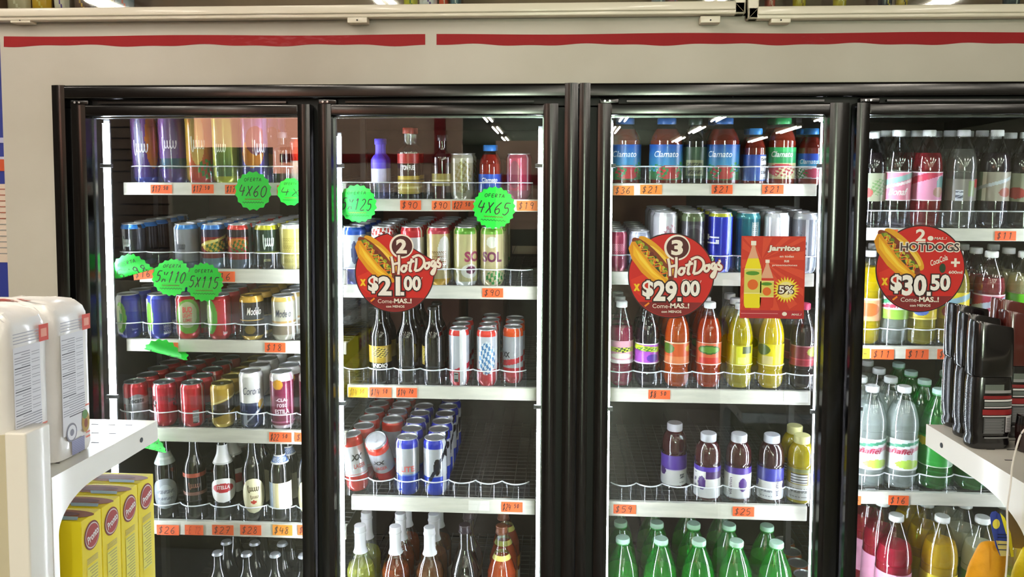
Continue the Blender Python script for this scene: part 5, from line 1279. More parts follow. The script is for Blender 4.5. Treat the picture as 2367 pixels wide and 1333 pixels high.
# soda offer poster
pc = at(1786, 641, YS); sx = (at(1860, 641, YS).x - at(1712, 641, YS).x); sz = (at(1786, 546, YS).z - at(1786, 736, YS).z)
m = MB().box(-sx / 2, sx / 2, 0, .0006, -sz / 2, sz / 2, hx('#c8321a'))
po = m.build('offer_poster', M_PAPER, None, (pc.x, YS, pc.z))
tag(po, 'red soda offer poster with two bottles and 5% starburst on third door', 'poster')
U = lambda u, v: ((u - 1786) / 148 * sx, -(v - 641) / 190 * sz)
m = MB()
for k in range(18):     # printed rays
    a0_, a1_ = 2 * PI * k / 18, 2 * PI * (k + .45) / 18
    c0 = U(1760, 600)
    tri = [c0] + [(max(-sx * .485, min(sx * .485, c0[0] + .14 * math.cos(a))), max(-sz * .40, min(sz * .485, c0[1] + .14 * math.sin(a)))) for a in (a0_, a1_)]
    face(m, tri, -.0003, hx('#d8482a'))
x0_, z0_ = U(1714, 717); x1_, z1_ = U(1858, 734)
m.box(x0_, x1_, -.0005, -.0003, z1_, z0_, hx('#b02430'))
m.box(x0_, U(1800, 0)[0], -.0007, -.0005, U(0, 725)[1], U(0, 724)[1], hx('#e0a0a0'))
m.build('printed_ground', M_PAPER, po)
def pbot(cx, vt, vb, hw, liq, cap, liqv, lab0, lab1, name):
    m = MB()
    def Q(du, v): return U(cx + du * hw, v)
    H = vb - vt
    prof = [(.26, 0), (.26, .06), (.2, .08), (.3, .14), (.62, .26), (.9, .38), (1, .48), (1, .9), (.94, .97), (.8, 1)]
    L = [Q(a, vt + H * t) for a, t in prof]; Rr = [Q(-a, vt + H * t) for a, t in prof]
    face(m, L + Rr[::-1], -.0008, hx('#e0a888'))
    pl = [(a, t) for a, t in prof if t >= liqv]
    face(m, [Q(a, vt + H * t) for a, t in pl] + [Q(-a, vt + H * t) for a, t in pl][::-1], -.0010, hx(liq))
    face(m, [Q(-.3, vt), Q(.3, vt), Q(.3, vt + H * .065), Q(-.3, vt + H * .065)], -.0012, hx(cap))
    face(m, [Q(-1, vt + H * lab0), Q(1, vt + H * lab0), Q(1, vt + H * lab1), Q(-1, vt + H * lab1)], -.0012, hx('#d8d060'))
    face(m, disc_poly(*Q(0, vt + H * (lab0 * .5 + lab1 * .5 + .05)), hw * .62 / 148 * sx, hw * .62 / 148 * sx, 18), -.0014, hx('#e06a1c'))
    face(m, disc_poly(*Q(-.05, vt + H * (lab0 + .06)), hw * .8 / 148 * sx, hw * .25 / 148 * sx, 14), -.0014, hx('#4a8a1c'))
    for t in (lab0, lab1):
        face(m, [Q(-1, vt + H * (t - .006)), Q(1, vt + H * (t - .006)), Q(1, vt + H * (t + .006)), Q(-1, vt + H * (t + .006))], -.0015, hx('#f0e8a8'))
    m.build(name, M_PAPER, po)
pbot(1740, 557, 712, 20, '#f0e010', '#f4f0e4', .26, .42, .78, 'bottle_picture')
pbot(1773, 600, 712, 16, '#c8301c', '#f4f0e4', .30, .44, .77, 'bottle_picture')
m = MB()
c = U(1817, 669); rs = .033
pts = []
for k in range(48): pts.append((c[0] + rs * (1 if k % 2 else .68) * math.cos(2 * PI * k / 48), c[1] + rs * (1 if k % 2 else .68) * math.sin(2 * PI * k / 48)))
face(m, pts, -.0018, hx('#f4dc3c')); face(m, disc_poly(c[0], c[1], rs * .60, rs * .60, 24), -.0020, hx('#f2e494'))
flat_text(m, '5%', c[0], c[1], rs * 1.05, rs * .56, -.0022, hx('#4a1c14'), .10, grow=1)
flat_text(m, '5%', c[0], c[1], rs * 1.05, rs * .56, -.0026, hx('#f8f4ec'), .02)
m.build('starburst', M_PAPER, po)
m = MB()
c = U(1810, 575); flat_text(m, 'Jarritos', c[0], c[1], .075, .016, -.0012, hx('#7a1c10'), .09, .1, grow=1)
flat_text(m, 'Jarritos', c[0], c[1], .075, .016, -.0016, hx('#f8f0e4'), .045, .1, grow=1)
for v_, s_, w_ in ((592, 'en todas', .034), (603, 'sus', .012), (613, 'presentaciones', .060)):
    c = U(1817 if v_ != 613 else 1813, v_); flat_text(m, s_, c[0], c[1], w_, .0055, -.0014, hx('#f4e4d8'), .02)
c = U(1840, 726); flat_text(m, 'MAS..!', c[0] + .003, c[1], .024, .005, -.0014, hx('#f4e4d8'), .02, .2)
c = U(1815, 725); face(m, disc_poly(c[0], c[1], .006, .005, 14), -.0014, hx('#f4ece0'))
m.build('lettering', M_PAPER, po)

# ------------------------------------------------------------------ wall cabinets above, with their goods
YC = -.020
def yfor(x0, u, v=1000):
    """distance at which the vertical plane x = x0 is seen at picture column u"""
    lo, hi = -1.9, 3.0
    for _ in range(50):
        mid = (lo + hi) / 2
        if (at(u, v, mid).x - x0) * (1 if u > 1296 else -1) > 0: hi = mid
        else: lo = mid
    return mid
def cabinet(u0, u1, lab, clips):
    pa, pb = at(u0, 30, YC), at(u1, 30, YC)
    um = (u0 + u1) / 2
    z1, z0 = at(um, 11, YC).z, at(um, 40, YC).z
    x0, x1 = pa.x, pb.x
    t = empty('wall_cabinet', (0, 0, 0)); tag(t, lab, 'cabinet', 'white framed wall cabinets')
    zT = z0 + .62
    m = MB(); YN = YC + .19; m.box(x0 + .004, x1 - .004, YC + .028, YN, z0 + .024, z0 + .030); m.box(x0 + .004, x1 - .004, YN - .012, YN, z0 + .024, zT)
    m.box(x0 + .004, x0 + .016, YC + .028, YN, z0 + .024, zT); m.box(x1 - .016, x1 - .004, YC + .028, YN, z0 + .024, zT); m.box(x0 + .004, x1 - .004, YC + .028, YN, zT - .01, zT)
    m.build('cabinet_box', PM('brown_laminate', '#8a6a52', .45, vary=.25, vscale=4, stretch=(1, 1, .3)), t)
    h = z1 - z0
    m = MB()
    for (zz, s) in ((z0, 1), (zT - h, -1)):
        m.box(x0, x1, YC, YC + .026, zz, zz + h, bev=.004)
        m.box(x0 + h * .8, x1 - h * .8, YC - .005, YC + .004, zz + h * .30, zz + h * .98, bev=.003)
    for xx in (x0, x1 - h * .9):
        m.box(xx, xx + h * .9, YC, YC + .026, z0, zT, bev=.004)
    fr = m.build('cabinet_frame', M_PVC, t)
    m = MB()
    for xx, s in ((x0, 1), (x1, -1)):     # mitre joints
        m.tube([(xx + s * .002, YC - .0003, z0 + .002), (xx + s * h * .92, YC - .0003, z1 - .001)], .0006, 4)
    m.build('mitre_joint', PM('joint_line', '#8d8574', .8), fr)
    MB().box(x0 + h * .9, x1 - h * .9, YC + .010, YC + .014, z1 - .004, zT - h).build('cabinet_glass', glassy('cabinet_glass', '#f2f6f2', r0=.05), t)
    for cu in clips:
        c0, c1 = at(cu - 23, 42, YC), at(cu + 23, 42, YC)
        m = MB(); zc1, zc0 = at(cu, 41, YC).z + .001, at(cu, 52, YC).z
        m.box(c0.x, c1.x, YC + .002, YC + .03, zc0, zc1 + .004, bev=.002)
        cl = m.build('slide_clip', M_PVC, t)
        MB().tube([(c0.x * .5 + c1.x * .5, YC + .0005, (zc0 + zc1) / 2), (c0.x * .5 + c1.x * .5, YC + .0025, (zc0 + zc1) / 2)], .002, 8).build('screw', M_BLACKM, cl)
    return z0 + .030, x0, x1
zc1_, cx0, cx1 = cabinet(-60, 1724, 'long white framed wall cabinet over the left doors', (45, 825, 1643))
zc2_, cx2, cx3 = cabinet(1729, 2560, 'white framed wall cabinet at upper right', (1806,))
GOODS = [(8, 60, '#c8b89a', '#e8e0c8', 'cream packet'), (66, 108, '#d8a81e', '#e8d070', 'yellow and gold packet'), (118, 150, '#e8dfd0', '#6a4ab0', 'white packet'), (165, 205, '#5a3a2c', '#c89a3a', 'dark brown packet'), (215, 250, '#c89a2c', '#3a2a5a', 'mustard packet'),
 (258, 300, '#7a8aa0', '#c84a3a', 'grey blue packet'), (930, 962, '#c8c020', '#3a7a2c', 'lime yellow packet'), (966, 1008, '#e8e6f0', '#6a4a9a', 'white and violet packet'), (1012, 1034, '#d8502a', '#f0d8c8', 'orange red packet'), (1038, 1064, '#4a6a7a', '#d8d8d8', 'teal and white packet'),
 (1508, 1540, '#8a8a9a', '#d8d8e0', 'silver packet'), (1546, 1570, '#a8707a', '#6a7a9a', 'pink and grey packet'), (1772, 1796, '#c85a4a', '#e8c8b8', 'salmon packet'), (1838, 1868, '#c8b02c', '#8a6a1c', 'golden packet'), (1932, 1962, '#c8b23a', '#e8e0a8', 'pale gold packet'), (2038, 2068, '#1c1c30', '#c8b02c', 'navy bottle'), (2078, 2104, '#c8a82c', '#1c1c30', 'yellow capped bottle'), (2330, 2366, '#4a505a', '#c8ccd0', 'slate packet')]
for i, (u0, u1, ca, cb, nm) in enumerate(GOODS):
    y = YC + .065; z0 = zc1_ if u1 < 1726 else zc2_
    a, b_ = at(u0, 5, y), at(u1, 5, y)
    w_ = b_.x - a.x; h_ = .15 + .03 * (i % 3)
    m = MB(); N = 10; M_ = 16; vs = []; fs = []; cs = []
    for side in (0, 1):
        for r_ in range(M_ + 1):
            for c_ in range(N + 1):
                s_, q = c_ / N * 2 - 1, r_ / M_ * 2 - 1
                d = .018 * math.sqrt(max(0, 1 - s_ ** 4)) * math.sqrt(max(0, 1 - q ** 6))
                vs.append((s_ * w_ / 2, (-d if side == 0 else d), h_ * (q + 1) / 2))
    for side in (0, 1):
        o_ = side * (M_ + 1) * (N + 1)
        for r_ in range(M_):
            for c_ in range(N):
                f = (o_ + r_ * (N + 1) + c_, o_ + r_ * (N + 1) + c_ + 1, o_ + (r_ + 1) * (N + 1) + c_ + 1, o_ + (r_ + 1) * (N + 1) + c_)
                fs.append(f if side == 0 else f[::-1])
                cs.append(hx(cb) if (r_ in (0, M_ - 1) or (4 < r_ < 9 and 2 < c_ < 7) or (r_ + c_) % 7 == 0) else hx(ca))
    m.add(vs, fs, cs, smooth=True)
    o = m.build('snack_packet', M_PRINT, None, (a.x + w_ / 2, y + .02, z0 + .0005))
    tag(o, f'{nm} on the wall cabinet floor, ' + ('above the far left door' if u0 < 700 else 'above the second door' if u0 < 1300 else 'above the third door' if u0 < 1960 else 'above the far right door'), 'packet', 'packets standing in the wall cabinets')

# ------------------------------------------------------------------ poster left of the wall end
xp = at(22, 500, .16).x
m = MB().box(xp - .55, xp + .02, .158, .165, .9, 2.2, hx('#1f2f8a'))
po2 = m.build('wall_poster', M_PAPER); tag(po2, 'blue and cream poster seen past the left end of the wall', 'poster')
m = MB()
zz = lambda v: at(5, v, .157).z
m.box(xp - .5, xp + .019, .156, .1575, zz(606), zz(425), hx('#e0cdbd')); m.box(xp - .5, xp + .019, .156, .1575, zz(395), zz(368), hx('#c8502a'))
m.box(xp - .5, xp + .019, .156, .1575, zz(330), zz(318), hx('#b8b8d8')); m.box(xp - .5, xp + .019, .156, .1575, zz(368), zz(362), hx('#c8c8e0'))
for k in range(12):
    v = 436 + k * 13.5
    m.box(xp - .4, xp + (.012 if k % 3 else .004), .1545, .156, zz(v + 2.2), zz(v), hx('#9a5038' if k < 6 else '#8a8a88'))
m.build('poster_print', M_PAPER, po2)
struct('wall_side', MB().box(XL, xe - .02, .17, .25, 0, ZC), M_WALL)

# ------------------------------------------------------------------ gondola shelves in the foreground
def gondola(name_lab, side, u_tip, v_tip, y_tip, u_post, depth_post=.05, reach=1.6):
    """end of a gondola whose shelves point at the coolers; side=-1 left, +1 right"""
    tip = at(u_tip, v_tip, y_tip)
    xs, zs = tip.x, tip.z
    yp = yfor(xs, u_post)
    t = empty('gondola_shelving', (xs, yp, 0)); tag(t, name_lab, 'shelving', 'cream metal gondola shelving')
    d = side
    L = lambda x, y: (x - xs, y - yp)
    xo = d * reach
    th = .034
    # upright and back panel
    m = MB()
    m.box(0, d * .030, -depth_post, 0, 0, zs + .078, bev=.003)
    m.build('upright', M_PAINTED, t)
    m = MB()
    m.box(d * .0295, xo, -depth_post + .002, -.012, .05, zs + .074)
    for k in range(9):
        for j in range(3):
            pass
    m.build('back_panel', PM('perforated_panel', '#cfc7a8', .45, vary=.1), t)
    m = MB()
    for j in range(60):
        for i in range(2):
            m.box(d * (.05 + i * .022), d * (.058 + i * .022), -depth_post + .0014, -depth_post + .002, .12 + j * .018, .128 + j * .018)
    m.build('slots', M_BLACKM, t)
    dy = y_tip - yp
    def tray(z, dd, nm):
        q = MB()
        q.box(d * .0015, xo, -.004, dd, z - .0018, z)                       # tray top
        q.box(d * .0015, xo, dd - .002, dd, z - th, z + .0005)                # front lip toward the coolers
        hm = q
        for i in range(10):
            for j in range(5):
                hx_, hy = d * (.035 + i * .03), dd - .03 - j * .05
                if hy > .02: hm.box(hx_ - .006, hx_ + .006, hy - .0012, hy + .0012, z, z + .0004, mat=1)
        s = q.build(nm, [M_PAINTED, M_BLACKM], t)
        # side bracket: lip height at the tip, swelling in a curve to the upright
        prof = [(dd, z + .001), (dd, z - th)]
        drop = .050
        n = 12
        ys = .105 if side < 0 else .145
        for k in range(n + 1):
            a = k / n * PI / 2
            prof.append((ys - (ys - .012) * math.sin(a), z - th - .002 - drop * (1 - math.cos(a))))
        prof += [(.012, z - .285), (0, z - .285), (0, z + .001)]
        b_ = MB()
        k = len(prof)
        vs = [(0, y_, z_) for y_, z_ in prof] + [(d * .003, y_, z_) for y_, z_ in prof]
        b_.add(vs, [tuple(range(k)), tuple(range(k, 2 * k))[::-1]] + [(i, k + i, k + (i + 1) % k, (i + 1) % k) for i in range(k)])
        bk = b_.build('bracket', M_PAINTED, s)
        MB().tube([(-d * .0008, dd - .055, z - th * .52), (d * .004, dd - .055, z - th * .52)], .0042, 10).build('bracket_slot', M_BLACKM, bk)
    tray(zs, dy, 'shelf')
    tray(zs - (.285 if side < 0 else .33), dy - .0, 'shelf')
    tray(.20, dy + .06, 'base_shelf')
    return xs, zs, yp, t
LX, LZ, LY, gl = gondola('cream gondola shelf end in left foreground, holding white paper packs', -1, 364, 972, -.66, 116)
RX, RZ, RY, gr = gondola('cream gondola shelf end in right foreground, holding dark bottles', 1, 2141, 981, -.66, 2402)

# paper packs on the left shelf
def pack(x1, y0, y1, z, h, lab, w_=.24):
    """soft wrapped multipack; x1 is the side facing the aisle"""
    t = empty('paper_pack', (x1 - w_ / 2, (y0 + y1) / 2, z)); tag(t, lab, 'paper pack', 'wrapped paper packs on the left gondola')
    hw, hd = w_ / 2, (y1 - y0) / 2
    N = 24; vs = []; fs = []
    cols = 9
    ring = []
    for k in range(N * 2):
        a = 2 * PI * k / (N * 2)
        c, s_ = math.cos(a), math.sin(a)
        ring.append((abs(c) ** .28 * (1 if c > 0 else -1), abs(s_) ** .28 * (1 if s_ > 0 else -1)))
    levels = [(0, .93), (.01, .985), (.05, 1), (.2, .992), (.4, 1), (.6, .994), (.8, 1), (.9, .985), (.95, .95), (.985, .86), (1.0, .70), (1.01, .4), (1.0, 0)]
    rn = random.Random(int(y0 * 1000))
    for lz, ls in levels:
        for i, (cx_, cy_) in enumerate(ring):
            wob = 1 + rn.uniform(-.006, .006)
            zz_ = lz * h + (rn.uniform(-.0035, .0035) if lz > .85 else 0)
            vs.append((hw * cx_ * ls * wob, hd * cy_ * ls * wob, zz_))
    n = len(ring)
    for r_ in range(len(levels) - 1):
        for k in range(n):
            fs.append((r_ * n + k, r_ * n + (k + 1) % n, (r_ + 1) * n + (k + 1) % n, (r_ + 1) * n + k))
    fs.append(tuple(range(n))[::-1])
    MB().add(vs, fs, smooth=True).build('wrap', PM('plastic_wrapped_paper', '#f3f1ec', .35, vary=.05, vscale=20, bump=.5, bscale=26, coat=.3), t)
    # print on the aisle side (x+) and on the near side (y-)
    px = hw + .0016
    def SB(mb, a0, a1, b0, b1, c, e=0):   # a along depth 0..1 far->near, b height 0..1
        ya, yb = hd - 2 * hd * a0, hd - 2 * hd * a1
        mb.add([(px + e, yb, b0 * h), (px + e, ya, b0 * h), (px + e, ya, b1 * h), (px + e, yb, b1 * h)], [(0, 1, 2, 3)], hx(c))
    m = MB()
    SB(m, .30, .86, .16, .80, '#e6e6ea')
    for k in range(34):
        b0 = .27 + k * .0150
        SB(m, .52 if k > 8 else .30, .84 if k % 4 else .70, b0, b0 + (.004 if k % 9 else .006), '#55565e' if k % 9 == 0 else '#8d8e98', .0003)
        if k > 6 and k % 3: SB(m, .32, .49, b0 + .002, b0 + .0055, '#a4a5ae', .0003)
    for k in range(4): SB(m, .20, .86, .82 + k * .018, .825 + k * .018, '#b4b4bc', .0003)
    for b0 in (.30, .12, .09): SB(m, .19, .30, b0, b0 + .012, '#e88a78', .0003)
    for k in range(9): SB(m, .34, .66, .02 + k * .011, .026 + k * .011, '#8486a8', .0003)
    SB(m, .34, .66, .02, .11, '#a4a6c4', .0002)
    m.build('printed_panel', M_PAPER, t)
    m = MB()
    def SD(a, b_, ra, rb, c, e):
        m.add([(px + e, hd - 2 * hd * (a + ra * math.cos(2 * PI * k / 20)), (b_ + rb * math.sin(2 * PI * k / 20)) * h) for k in range(20)], [tuple(range(20))[::-1]], hx(c))
    SD(.66, .17, .13, .060, '#8a8a96', .0006); SD(.66, .17, .105, .048, '#e8e8ec', .0008); SD(.66, .17, .05, .022, '#8a8a96', .001)
    SD(.30, .20, .10, .070, '#b8974a', .0006); SD(.32, .25, .07, .03, '#5f8a4a', .0008); SD(.30, .19, .045, .03, '#8a4a2a', .0009)
    m.build('seal', M_PAPER, t)
    m = MB(); SB(m, .11, .32, .80, .90, '#d8452e', .0004); SB(m, .15, .28, .825, .875, '#f0a088', .0006)
    m.build('red_sticker', M_PAPER, t)
    m = MB()
    py = -hd - .0014
    m.box(hw * .05, hw * .42, py, py + .0003, h * .06, h * .42, hx('#f08a1c')); m.box(hw * .05, hw * .42, py - .0003, py, h * .06, h * .16, hx('#f4cc1e'))
    m.add([(hw * (.15 + .25 * math.cos(2 * PI * k / 14)), py, h * (.52 + .035 * math.sin(2 * PI * k / 14))) for k in range(14)], [tuple(range(14))], hx('#3a5a7a'))
    flat_text(m, 'trigo', hw * .15, h * .68, hw * .9, h * .07, py - .0004, hx('#d8a090'), .01, .3)
    m.build('front_print', M_PAPER, t)
    m = MB()     # red emblem on the sloping top
    ev = [(hw * .25 + .036 * math.cos(2 * PI * k / 20), -hd * .28 + .016 * math.sin(2 * PI * k / 20), h * 1.0085) for k in range(20)]
    m.add(ev, [tuple(range(20))], hx('#d88878'))
    m.add([(x_, y_, z_ + .001) for x_, y_, z_ in [(hw * .25 + .024 * math.cos(2 * PI * k / 20), -hd * .28 + .008 * math.sin(2 * PI * k / 20), h * 1.0085) for k in range(20)]], [tuple(range(20))], hx('#c85848'))
    m.build('top_emblem', M_PAPER, t)
q0, q1 = atz(133, 1083, LZ), atz(214, 1028, LZ)
px1 = (q0.x + q1.x) / 2
yB0, yB1 = yfor(px1, 130), yfor(px1, 222)
HP = at(222, 686, yB1).z - LZ
pack(px1, yB0, yB1, LZ, HP, 'white wrapped paper pack with nutrition print, nearer the coolers')
yA1 = yB0 - .003
pack(px1 + .0, yA1 - (yB1 - yB0), yA1, LZ, HP, 'white wrapped paper pack with orange print, cut by left edge')

# yellow baking boxes on the lower left shelf
xbx = LX + .012
yb_far = yfor(xbx, 352)
zb_top = at(352, 1094, yb_far).z
zsh = LZ - .285
hb = zb_top - zsh
dyb = .052
YEL = hx('#f2dc0c')
for i in range(7):
    y1 = yb_far - i * dyb; y0 = y1 - dyb + .0015
    if y0 < LY + .002: break
    w_ = .15
    t = MB(); t.box(xbx - w_, xbx, y0, y1, zsh, zb_top, YEL, bev=.0012)
    o = t.build('baking_box', M_PAPER)
    o.location = (0, 0, .0)
    m = MB()
    e = xbx + .0006
    def YB_(a, b_, c0, c1, colr, ee=0):
        ya, yb2 = y1 - (y1 - y0) * a, y1 - (y1 - y0) * b_
        m.add([(e + ee, yb2, zb_top - hb * c1), (e + ee, ya, zb_top - hb * c1), (e + ee, ya, zb_top - hb * c0), (e + ee, yb2, zb_top - hb * c0)], [(0, 1, 2, 3)], hx(colr))
    def YD_(cz, ra, rz, colr, ee):
        m.add([(e + ee, (y0 + y1) / 2 - ra * math.cos(2 * PI * k / 26), cz + rz * math.sin(2 * PI * k / 26)) for k in range(26)], [tuple(range(26))], hx(colr))
    zc = zb_top - .030
    YD_(zc, .0195, .0215, '#7a2620', 0); YD_(zc, .0175, .0190, '#e8d8cc', .0004); YD_(zc, .0160, .0172, '#a8342c', .0008)
    tf = lambda p: (e + .0013, (y0 + y1) / 2 + p[0], p[2])
    flat_text(m, 'Pronto', 0, zc, .029, .012, 0, hx('#f4ece4'), .03, .2, R(20), tf)
    for k in range(4): YB_(.24, .78, .30 + k * .012, .305 + k * .012, '#b8b07a', .0002)
    YB_(.24, .78, .36, .74, '#ece45a', .0001)
    for k in range(16): YB_(.27, .74 - (k % 3) * .08, .37 + k * .023, .378 + k * .023, '#b4a858', .0003)
    YB_(.2, .8, .86, .96, '#f4f0c0', .0002)
    for k in range(4): YB_(.24, .76, .875 + k * .02, .883 + k * .02, '#a8a468', .0004)
    m.build('printed_side', M_PAPER, o)
    m = MB()
    zt_ = zb_top + .0006
    yc = (y0 + y1) / 2
    m.add([(xbx - w_ * .36 + .058 * math.cos(2 * PI * k / 24), yc + .0165 * math.sin(2 * PI * k / 24), zt_) for k in range(24)], [tuple(range(24))], hx('#9a5a2c'))
    m.add([(xbx - w_ * .36 + .036 * math.cos(2 * PI * k / 24), yc + .009 * math.sin(2 * PI * k / 24), zt_ + .0004) for k in range(24)], [tuple(range(24))], hx('#6a2c1a'))
    m.add([(xbx - .050, y0 + .004, zt_ + .0003), (xbx - .008, y0 + .004, zt_ + .0003), (xbx - .014, y0 + .016, zt_ + .0003), (xbx - .060, y0 + .018, zt_ + .0003)], [(0, 1, 2, 3)], hx('#8aa4ae'))
    m.build('top_picture', M_PAPER, o)
    nm = ['farthest', 'second farthest', 'third farthest', 'fourth farthest', 'fifth farthest', 'sixth farthest', 'nearest'][i]
    tag(o, f'yellow baking mix box with red oval emblem, {nm} from the camera in its row', 'box', 'yellow baking boxes on the lower left shelf')

# dark toiletry bottles on the right shelf
def toiletry(u, vb_, wpx, lab, cap='#0b0b0d', turn=0, body='#0c0c0e', hgt=.205, capfrac=.42):
    lo, hi = -1.5, -.3
    for _ in range(40):
        y = (lo + hi) / 2
        if at(u, vb_, y).z > RZ: lo = y
        else: hi = y
    p = at(u, vb_, y)
    hw = wpx / FPX * depth(p) / 2
    hd = hw * .62
    t = empty('toiletry_bottle', (p.x, y + hd * .6, RZ + .0006), (0, 0, R(turn))); tag(t, lab, 'bottle', 'dark toiletry bottles on the right gondola')
    def sup(rx, ry, n=40, pw=.62):
        o_ = []
        for k in range(n):
            a = 2 * PI * k / n; c, s_ = math.cos(a), math.sin(a)
            o_.append((rx * abs(c) ** pw * (1 if c > 0 else -1), ry * abs(s_) ** pw * (1 if s_ > 0 else -1)))
        return o_
    def loft(levels, slant=0):
        m = MB(); vs = []
        for z, q in levels:
            for x_, y_ in sup(hw * q, hd * q): vs.append((x_, y_, z + (slant * x_ / hw if z > hgt * .9 else 0)))
        n = 40
        fs = [(i * n + k, i * n + (k + 1) % n, (i + 1) * n + (k + 1) % n, (i + 1) * n + k) for i in range(len(levels) - 1) for k in range(n)]
        fs += [tuple(range(n))[::-1], tuple((len(levels) - 1) * n + k for k in range(n))]
        return m.add(vs, fs, smooth=True)
    zc = hgt * (1 - capfrac)
    loft([(0, .90), (.003, .96), (.010, .97), (.018, .91), (.026, .98), (.04, 1), (zc * .6, 1), (zc * .9, .98), (zc - .001, .93)]).build('bottle_body', PM('body_' + body[1:], body, .22, coat=.5), t)
    loft([(zc, .95), (zc + .003, 1.0), (hgt * .8, .99), (hgt - .005, .96), (hgt - .001, .92)], slant=-.006).build('cap', PM('cap_' + cap[1:], cap, .18, coat=.6), t)
    m = MB()
    def LB(a0, a1, z0_, z1_, c, e=.0008):
        n = 10; vs = []
        for k in range(n + 1):
            a = a0 + (a1 - a0) * k / n
            # front of the superellipse at x = a*hw
            x_ = a * hw; q = max(0.0, 1 - abs(a) ** (2 / .62)) ** (.62 / 2)
            vs += [(x_, -hd * q - e, z0_), (x_, -hd * q - e, z1_)]
        m.add(vs, [(2 * k, 2 * k + 2, 2 * k + 3, 2 * k + 1) for k in range(n)], hx(c))
    L0 = zc
    LB(-.55, .75, L0 * .78, L0 * .82, '#8a8a8c'); LB(-.55, .35, L0 * .82, L0 * .90, '#5a625c'); LB(-.6, .8, L0 * .70, L0 * .745, '#7a1c20'); LB(-.55, .85, L0 * .665, L0 * .69, '#d8d8d8')
    LB(-.55, .85, L0 * .60, L0 * .655, '#5c6462'); LB(-.55, .85, L0 * .575, L0 * .592, '#dadada'); LB(-.62, .88, L0 * .48, L0 * .555, '#8a1e22'); LB(-.6, .85, L0 * .455, L0 * .47, '#e0e0e0')
    LB(-.55, .45, L0 * .22, L0 * .445, '#4e5254'); LB(.5, .82, L0 * .24, L0 * .455, '#c8c8ca')
    for k in range(9): LB(-.5, .4 - (k % 2) * .1, L0 * (.235 + k * .022), L0 * (.243 + k * .022), '#8a8e90', .0011); LB(.54, .78, L0 * (.25 + k * .022), L0 * (.258 + k * .022), '#2a2a2c', .0011)
    LB(-.5, .7, L0 * .155, L0 * .175, '#7e8284')
    m.build('label', M_PRINT, t)
toiletry(2288, 1036, 98, 'dark bottle with grey and red label, front and nearest of the dark bottles', turn=6, hgt=.187)
toiletry(2261, 1012, 96, 'dark bottle half hidden behind the nearest dark bottle', turn=10, hgt=.192)
toiletry(2234, 988, 94, 'leftmost dark bottle at the tip of the right shelf', turn=12, hgt=.199)
toiletry(2352, 1010, 84, 'dark bottle with reddish brown cap behind the nearest one', cap='#4a1a16', turn=4, hgt=.195)
toiletry(2336, 984, 88, 'rearmost dark bottle, only its brown cap showing', cap='#521e18', turn=4, hgt=.206)
toiletry(2388, 1046, 64, 'dark bottle cut by the right edge at its base', turn=0, body='#241010', hgt=.05)

# hanging cord with sponge packs below the right shelf
t = empty('sponge_pack', at(2322, 1250, -.90)); tag(t, 'yellow sponge pack hanging with blue card, lower right', 'sponge pack', 'yellow sponge packs hanging at lower right')
p0 = at(2322, 1250, -.90)
def spx(u, v, y=-.90): q = at(u, v, y); return (q.x - p0.x, q.y - p0.y, q.z - p0.z)
def lump(parent, u0, u1, v0, v1, y, colr, nm, sh=.3):
    a, b_ = spx(u0, v1, y), spx(u1, v0, y)
    cx_, cz_ = (a[0] + b_[0]) / 2, (a[2] + b_[2]) / 2; rx, rz = (b_[0] - a[0]) / 2, (b_[2] - a[2]) / 2
    m = MB(); vs = []; n1, n2 = 26, 16
    for i in range(n2 + 1):
        th = PI * i / n2
        for k in range(n1):
            ph = 2 * PI * k / n1
            s_ = math.sin(th) ** .6; c = math.cos(th)
            x_ = rx * s_ * math.cos(ph) * (1 + .10 * math.sin(3 * ph + th * 3)); z_ = rz * (abs(c) ** .8) * (1 if c > 0 else -1)
            vs.append((cx_ + x_ - sh * rx * c * -1, a[1] + rx * .55 * s_ * math.sin(ph), cz_ + z_))
    fs = [(i * n1 + k, (i + 1) * n1 + k, (i + 1) * n1 + (k + 1) % n1, i * n1 + (k + 1) % n1) for i in range(n2) for k in range(n1)]
    m.add(vs, fs, smooth=True).build(nm, PM('sponge_' + colr[1:], colr, .6, vary=.15, vscale=40, bump=.4, bscale=90), parent)
lump(t, 2232, 2322, 1252, 1420, -.88, '#f0a80a', 'sponge')
m = MB()
q = [spx(u, v, -.905) for u, v in ((2289, 1190), (2293, 1183), (2302, 1181), (2313, 1190), (2325, 1218), (2333, 1250), (2336, 1285), (2312, 1284), (2302, 1262), (2293, 1225))]
m.prism([(a[0], a[2]) for a in q], q[0][1], q[0][1] + .001, hx('#23388e'))
cd = m.build('header_card', M_PAPER, t)
m = MB()
yq = q[0][1] - .0006
q2 = [spx(u, v, -.905) for u, v in ((2311, 1184), (2322, 1196), (2336, 1232), (2343, 1286), (2336, 1286), (2330, 1250), (2320, 1216))]
face(m, [(a[0], a[2]) for a in q2], yq, hx('#f0e020'))
q2 = [spx(u, v, -.905) for u, v in ((2301, 1248), (2329, 1250), (2334, 1284), (2312, 1284))]
face(m, [(a[0], a[2]) for a in q2], yq - .0003, hx('#cdb86a'))
a = spx(2302, 1210, -.905); face(m, disc_poly(a[0], a[2], .0048, .0068, 18), yq - .0003, hx('#e8d84a'))
for v in (1233, 1240, 1256, 1268): 
    a, b_ = spx(2305, v, -.905), spx(2326, v + 2, -.905); m.box(a[0], b_[0], yq - .0009, yq - .0006, a[2] - .0012, a[2], hx('#10204a'))
m.build('card_print', M_PAPER, cd)
t2 = empty('sponge_pack', at(2322, 1250, -.90)); tag(t2, 'bright yellow sponge with brown card, cut by right edge', 'sponge pack', 'yellow sponge packs hanging at lower right')
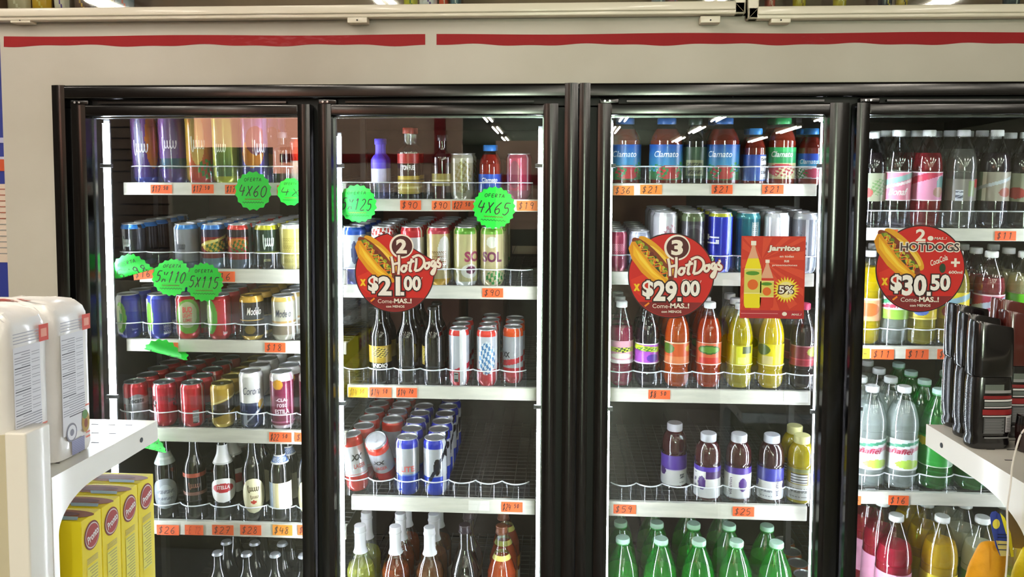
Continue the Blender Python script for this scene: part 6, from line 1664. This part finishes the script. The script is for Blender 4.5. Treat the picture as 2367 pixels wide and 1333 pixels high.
lump(t2, 2338, 2470, 1262, 1430, -.87, '#f6de08', 'sponge', 0)
q = [spx(u, v, -.86) for u, v in ((2325, 1180), (2345, 1178), (2362, 1195), (2372, 1268), (2336, 1266))]
MB().prism([(a[0], a[2]) for a in q], q[0][1], q[0][1] + .001, hx('#8a7248')).build('header_card', M_PAPER, t2)
o = MB().tube([at(u, v, -.93) for u, v in catmull([(2376, 985), (2362, 1000), (2352, 1025), (2340, 1075), (2336, 1120), (2328, 1180), (2330, 1250), (2324, 1345)], 4)], .0012, 8).build('hanging_cord', PM('white_nylon', '#ded6cf', .4))
tag(o, 'thin white cord hanging down in front of the right gondola', 'cord')

# ------------------------------------------------------------------ cartons stored behind the shelves
for i, (u, w_, h_, d, c, lab) in enumerate(((560, .40, .9, 1.05, '#8a6a5c', 'tall brown carton stacked behind the far left door shelves'), (985, .28, .62, 1.0, '#9a6a5c', 'reddish carton behind the empty lanes of the second door'),
  (1128, .13, .80, 1.0, '#7c5a50', 'narrow carton behind the empty lanes of the second door'), (1228, .16, .74, 1.0, '#3c3a38', 'dark crate behind the right end of the second door'), (1470, .32, .70, 1.05, '#8a5a4e', 'brown carton behind the left lanes of the third door'),
  (1640, .30, .9, 1.1, '#4a4340', 'grey brown carton behind the middle of the third door'), (2150, .6, 1.0, 1.1, '#5c4f47', 'wide carton behind the far right door'))):
    p = at(u, 1000, d)
    t = MB().box(-w_ / 2, w_ / 2, -.1, .1, 0, h_, hx(c), bev=.003)
    o = t.build('storage_carton', PM('carton_board', attr=True, rough=.8, vary=.3, vscale=5), None, (p.x, d, .9 - .0)); tag(o, lab, 'carton', 'cartons stored at the back of the coolers')
    m = MB(); m.box(-w_ / 2 + .01, w_ / 2 - .01, -.1012, -.1004, h_ * .62, h_ * .66, hx('#b89a82')); m.build('tape', M_PAPER, o)
# rack board the cartons stand on
o = MB().box(X(150, 300, 1) , X(2600, 300, 1), .88, 1.22, .87, .90).build('storage_rack', M_WIRE); tag(o, 'grey storage rack at the back inside the coolers', 'rack')
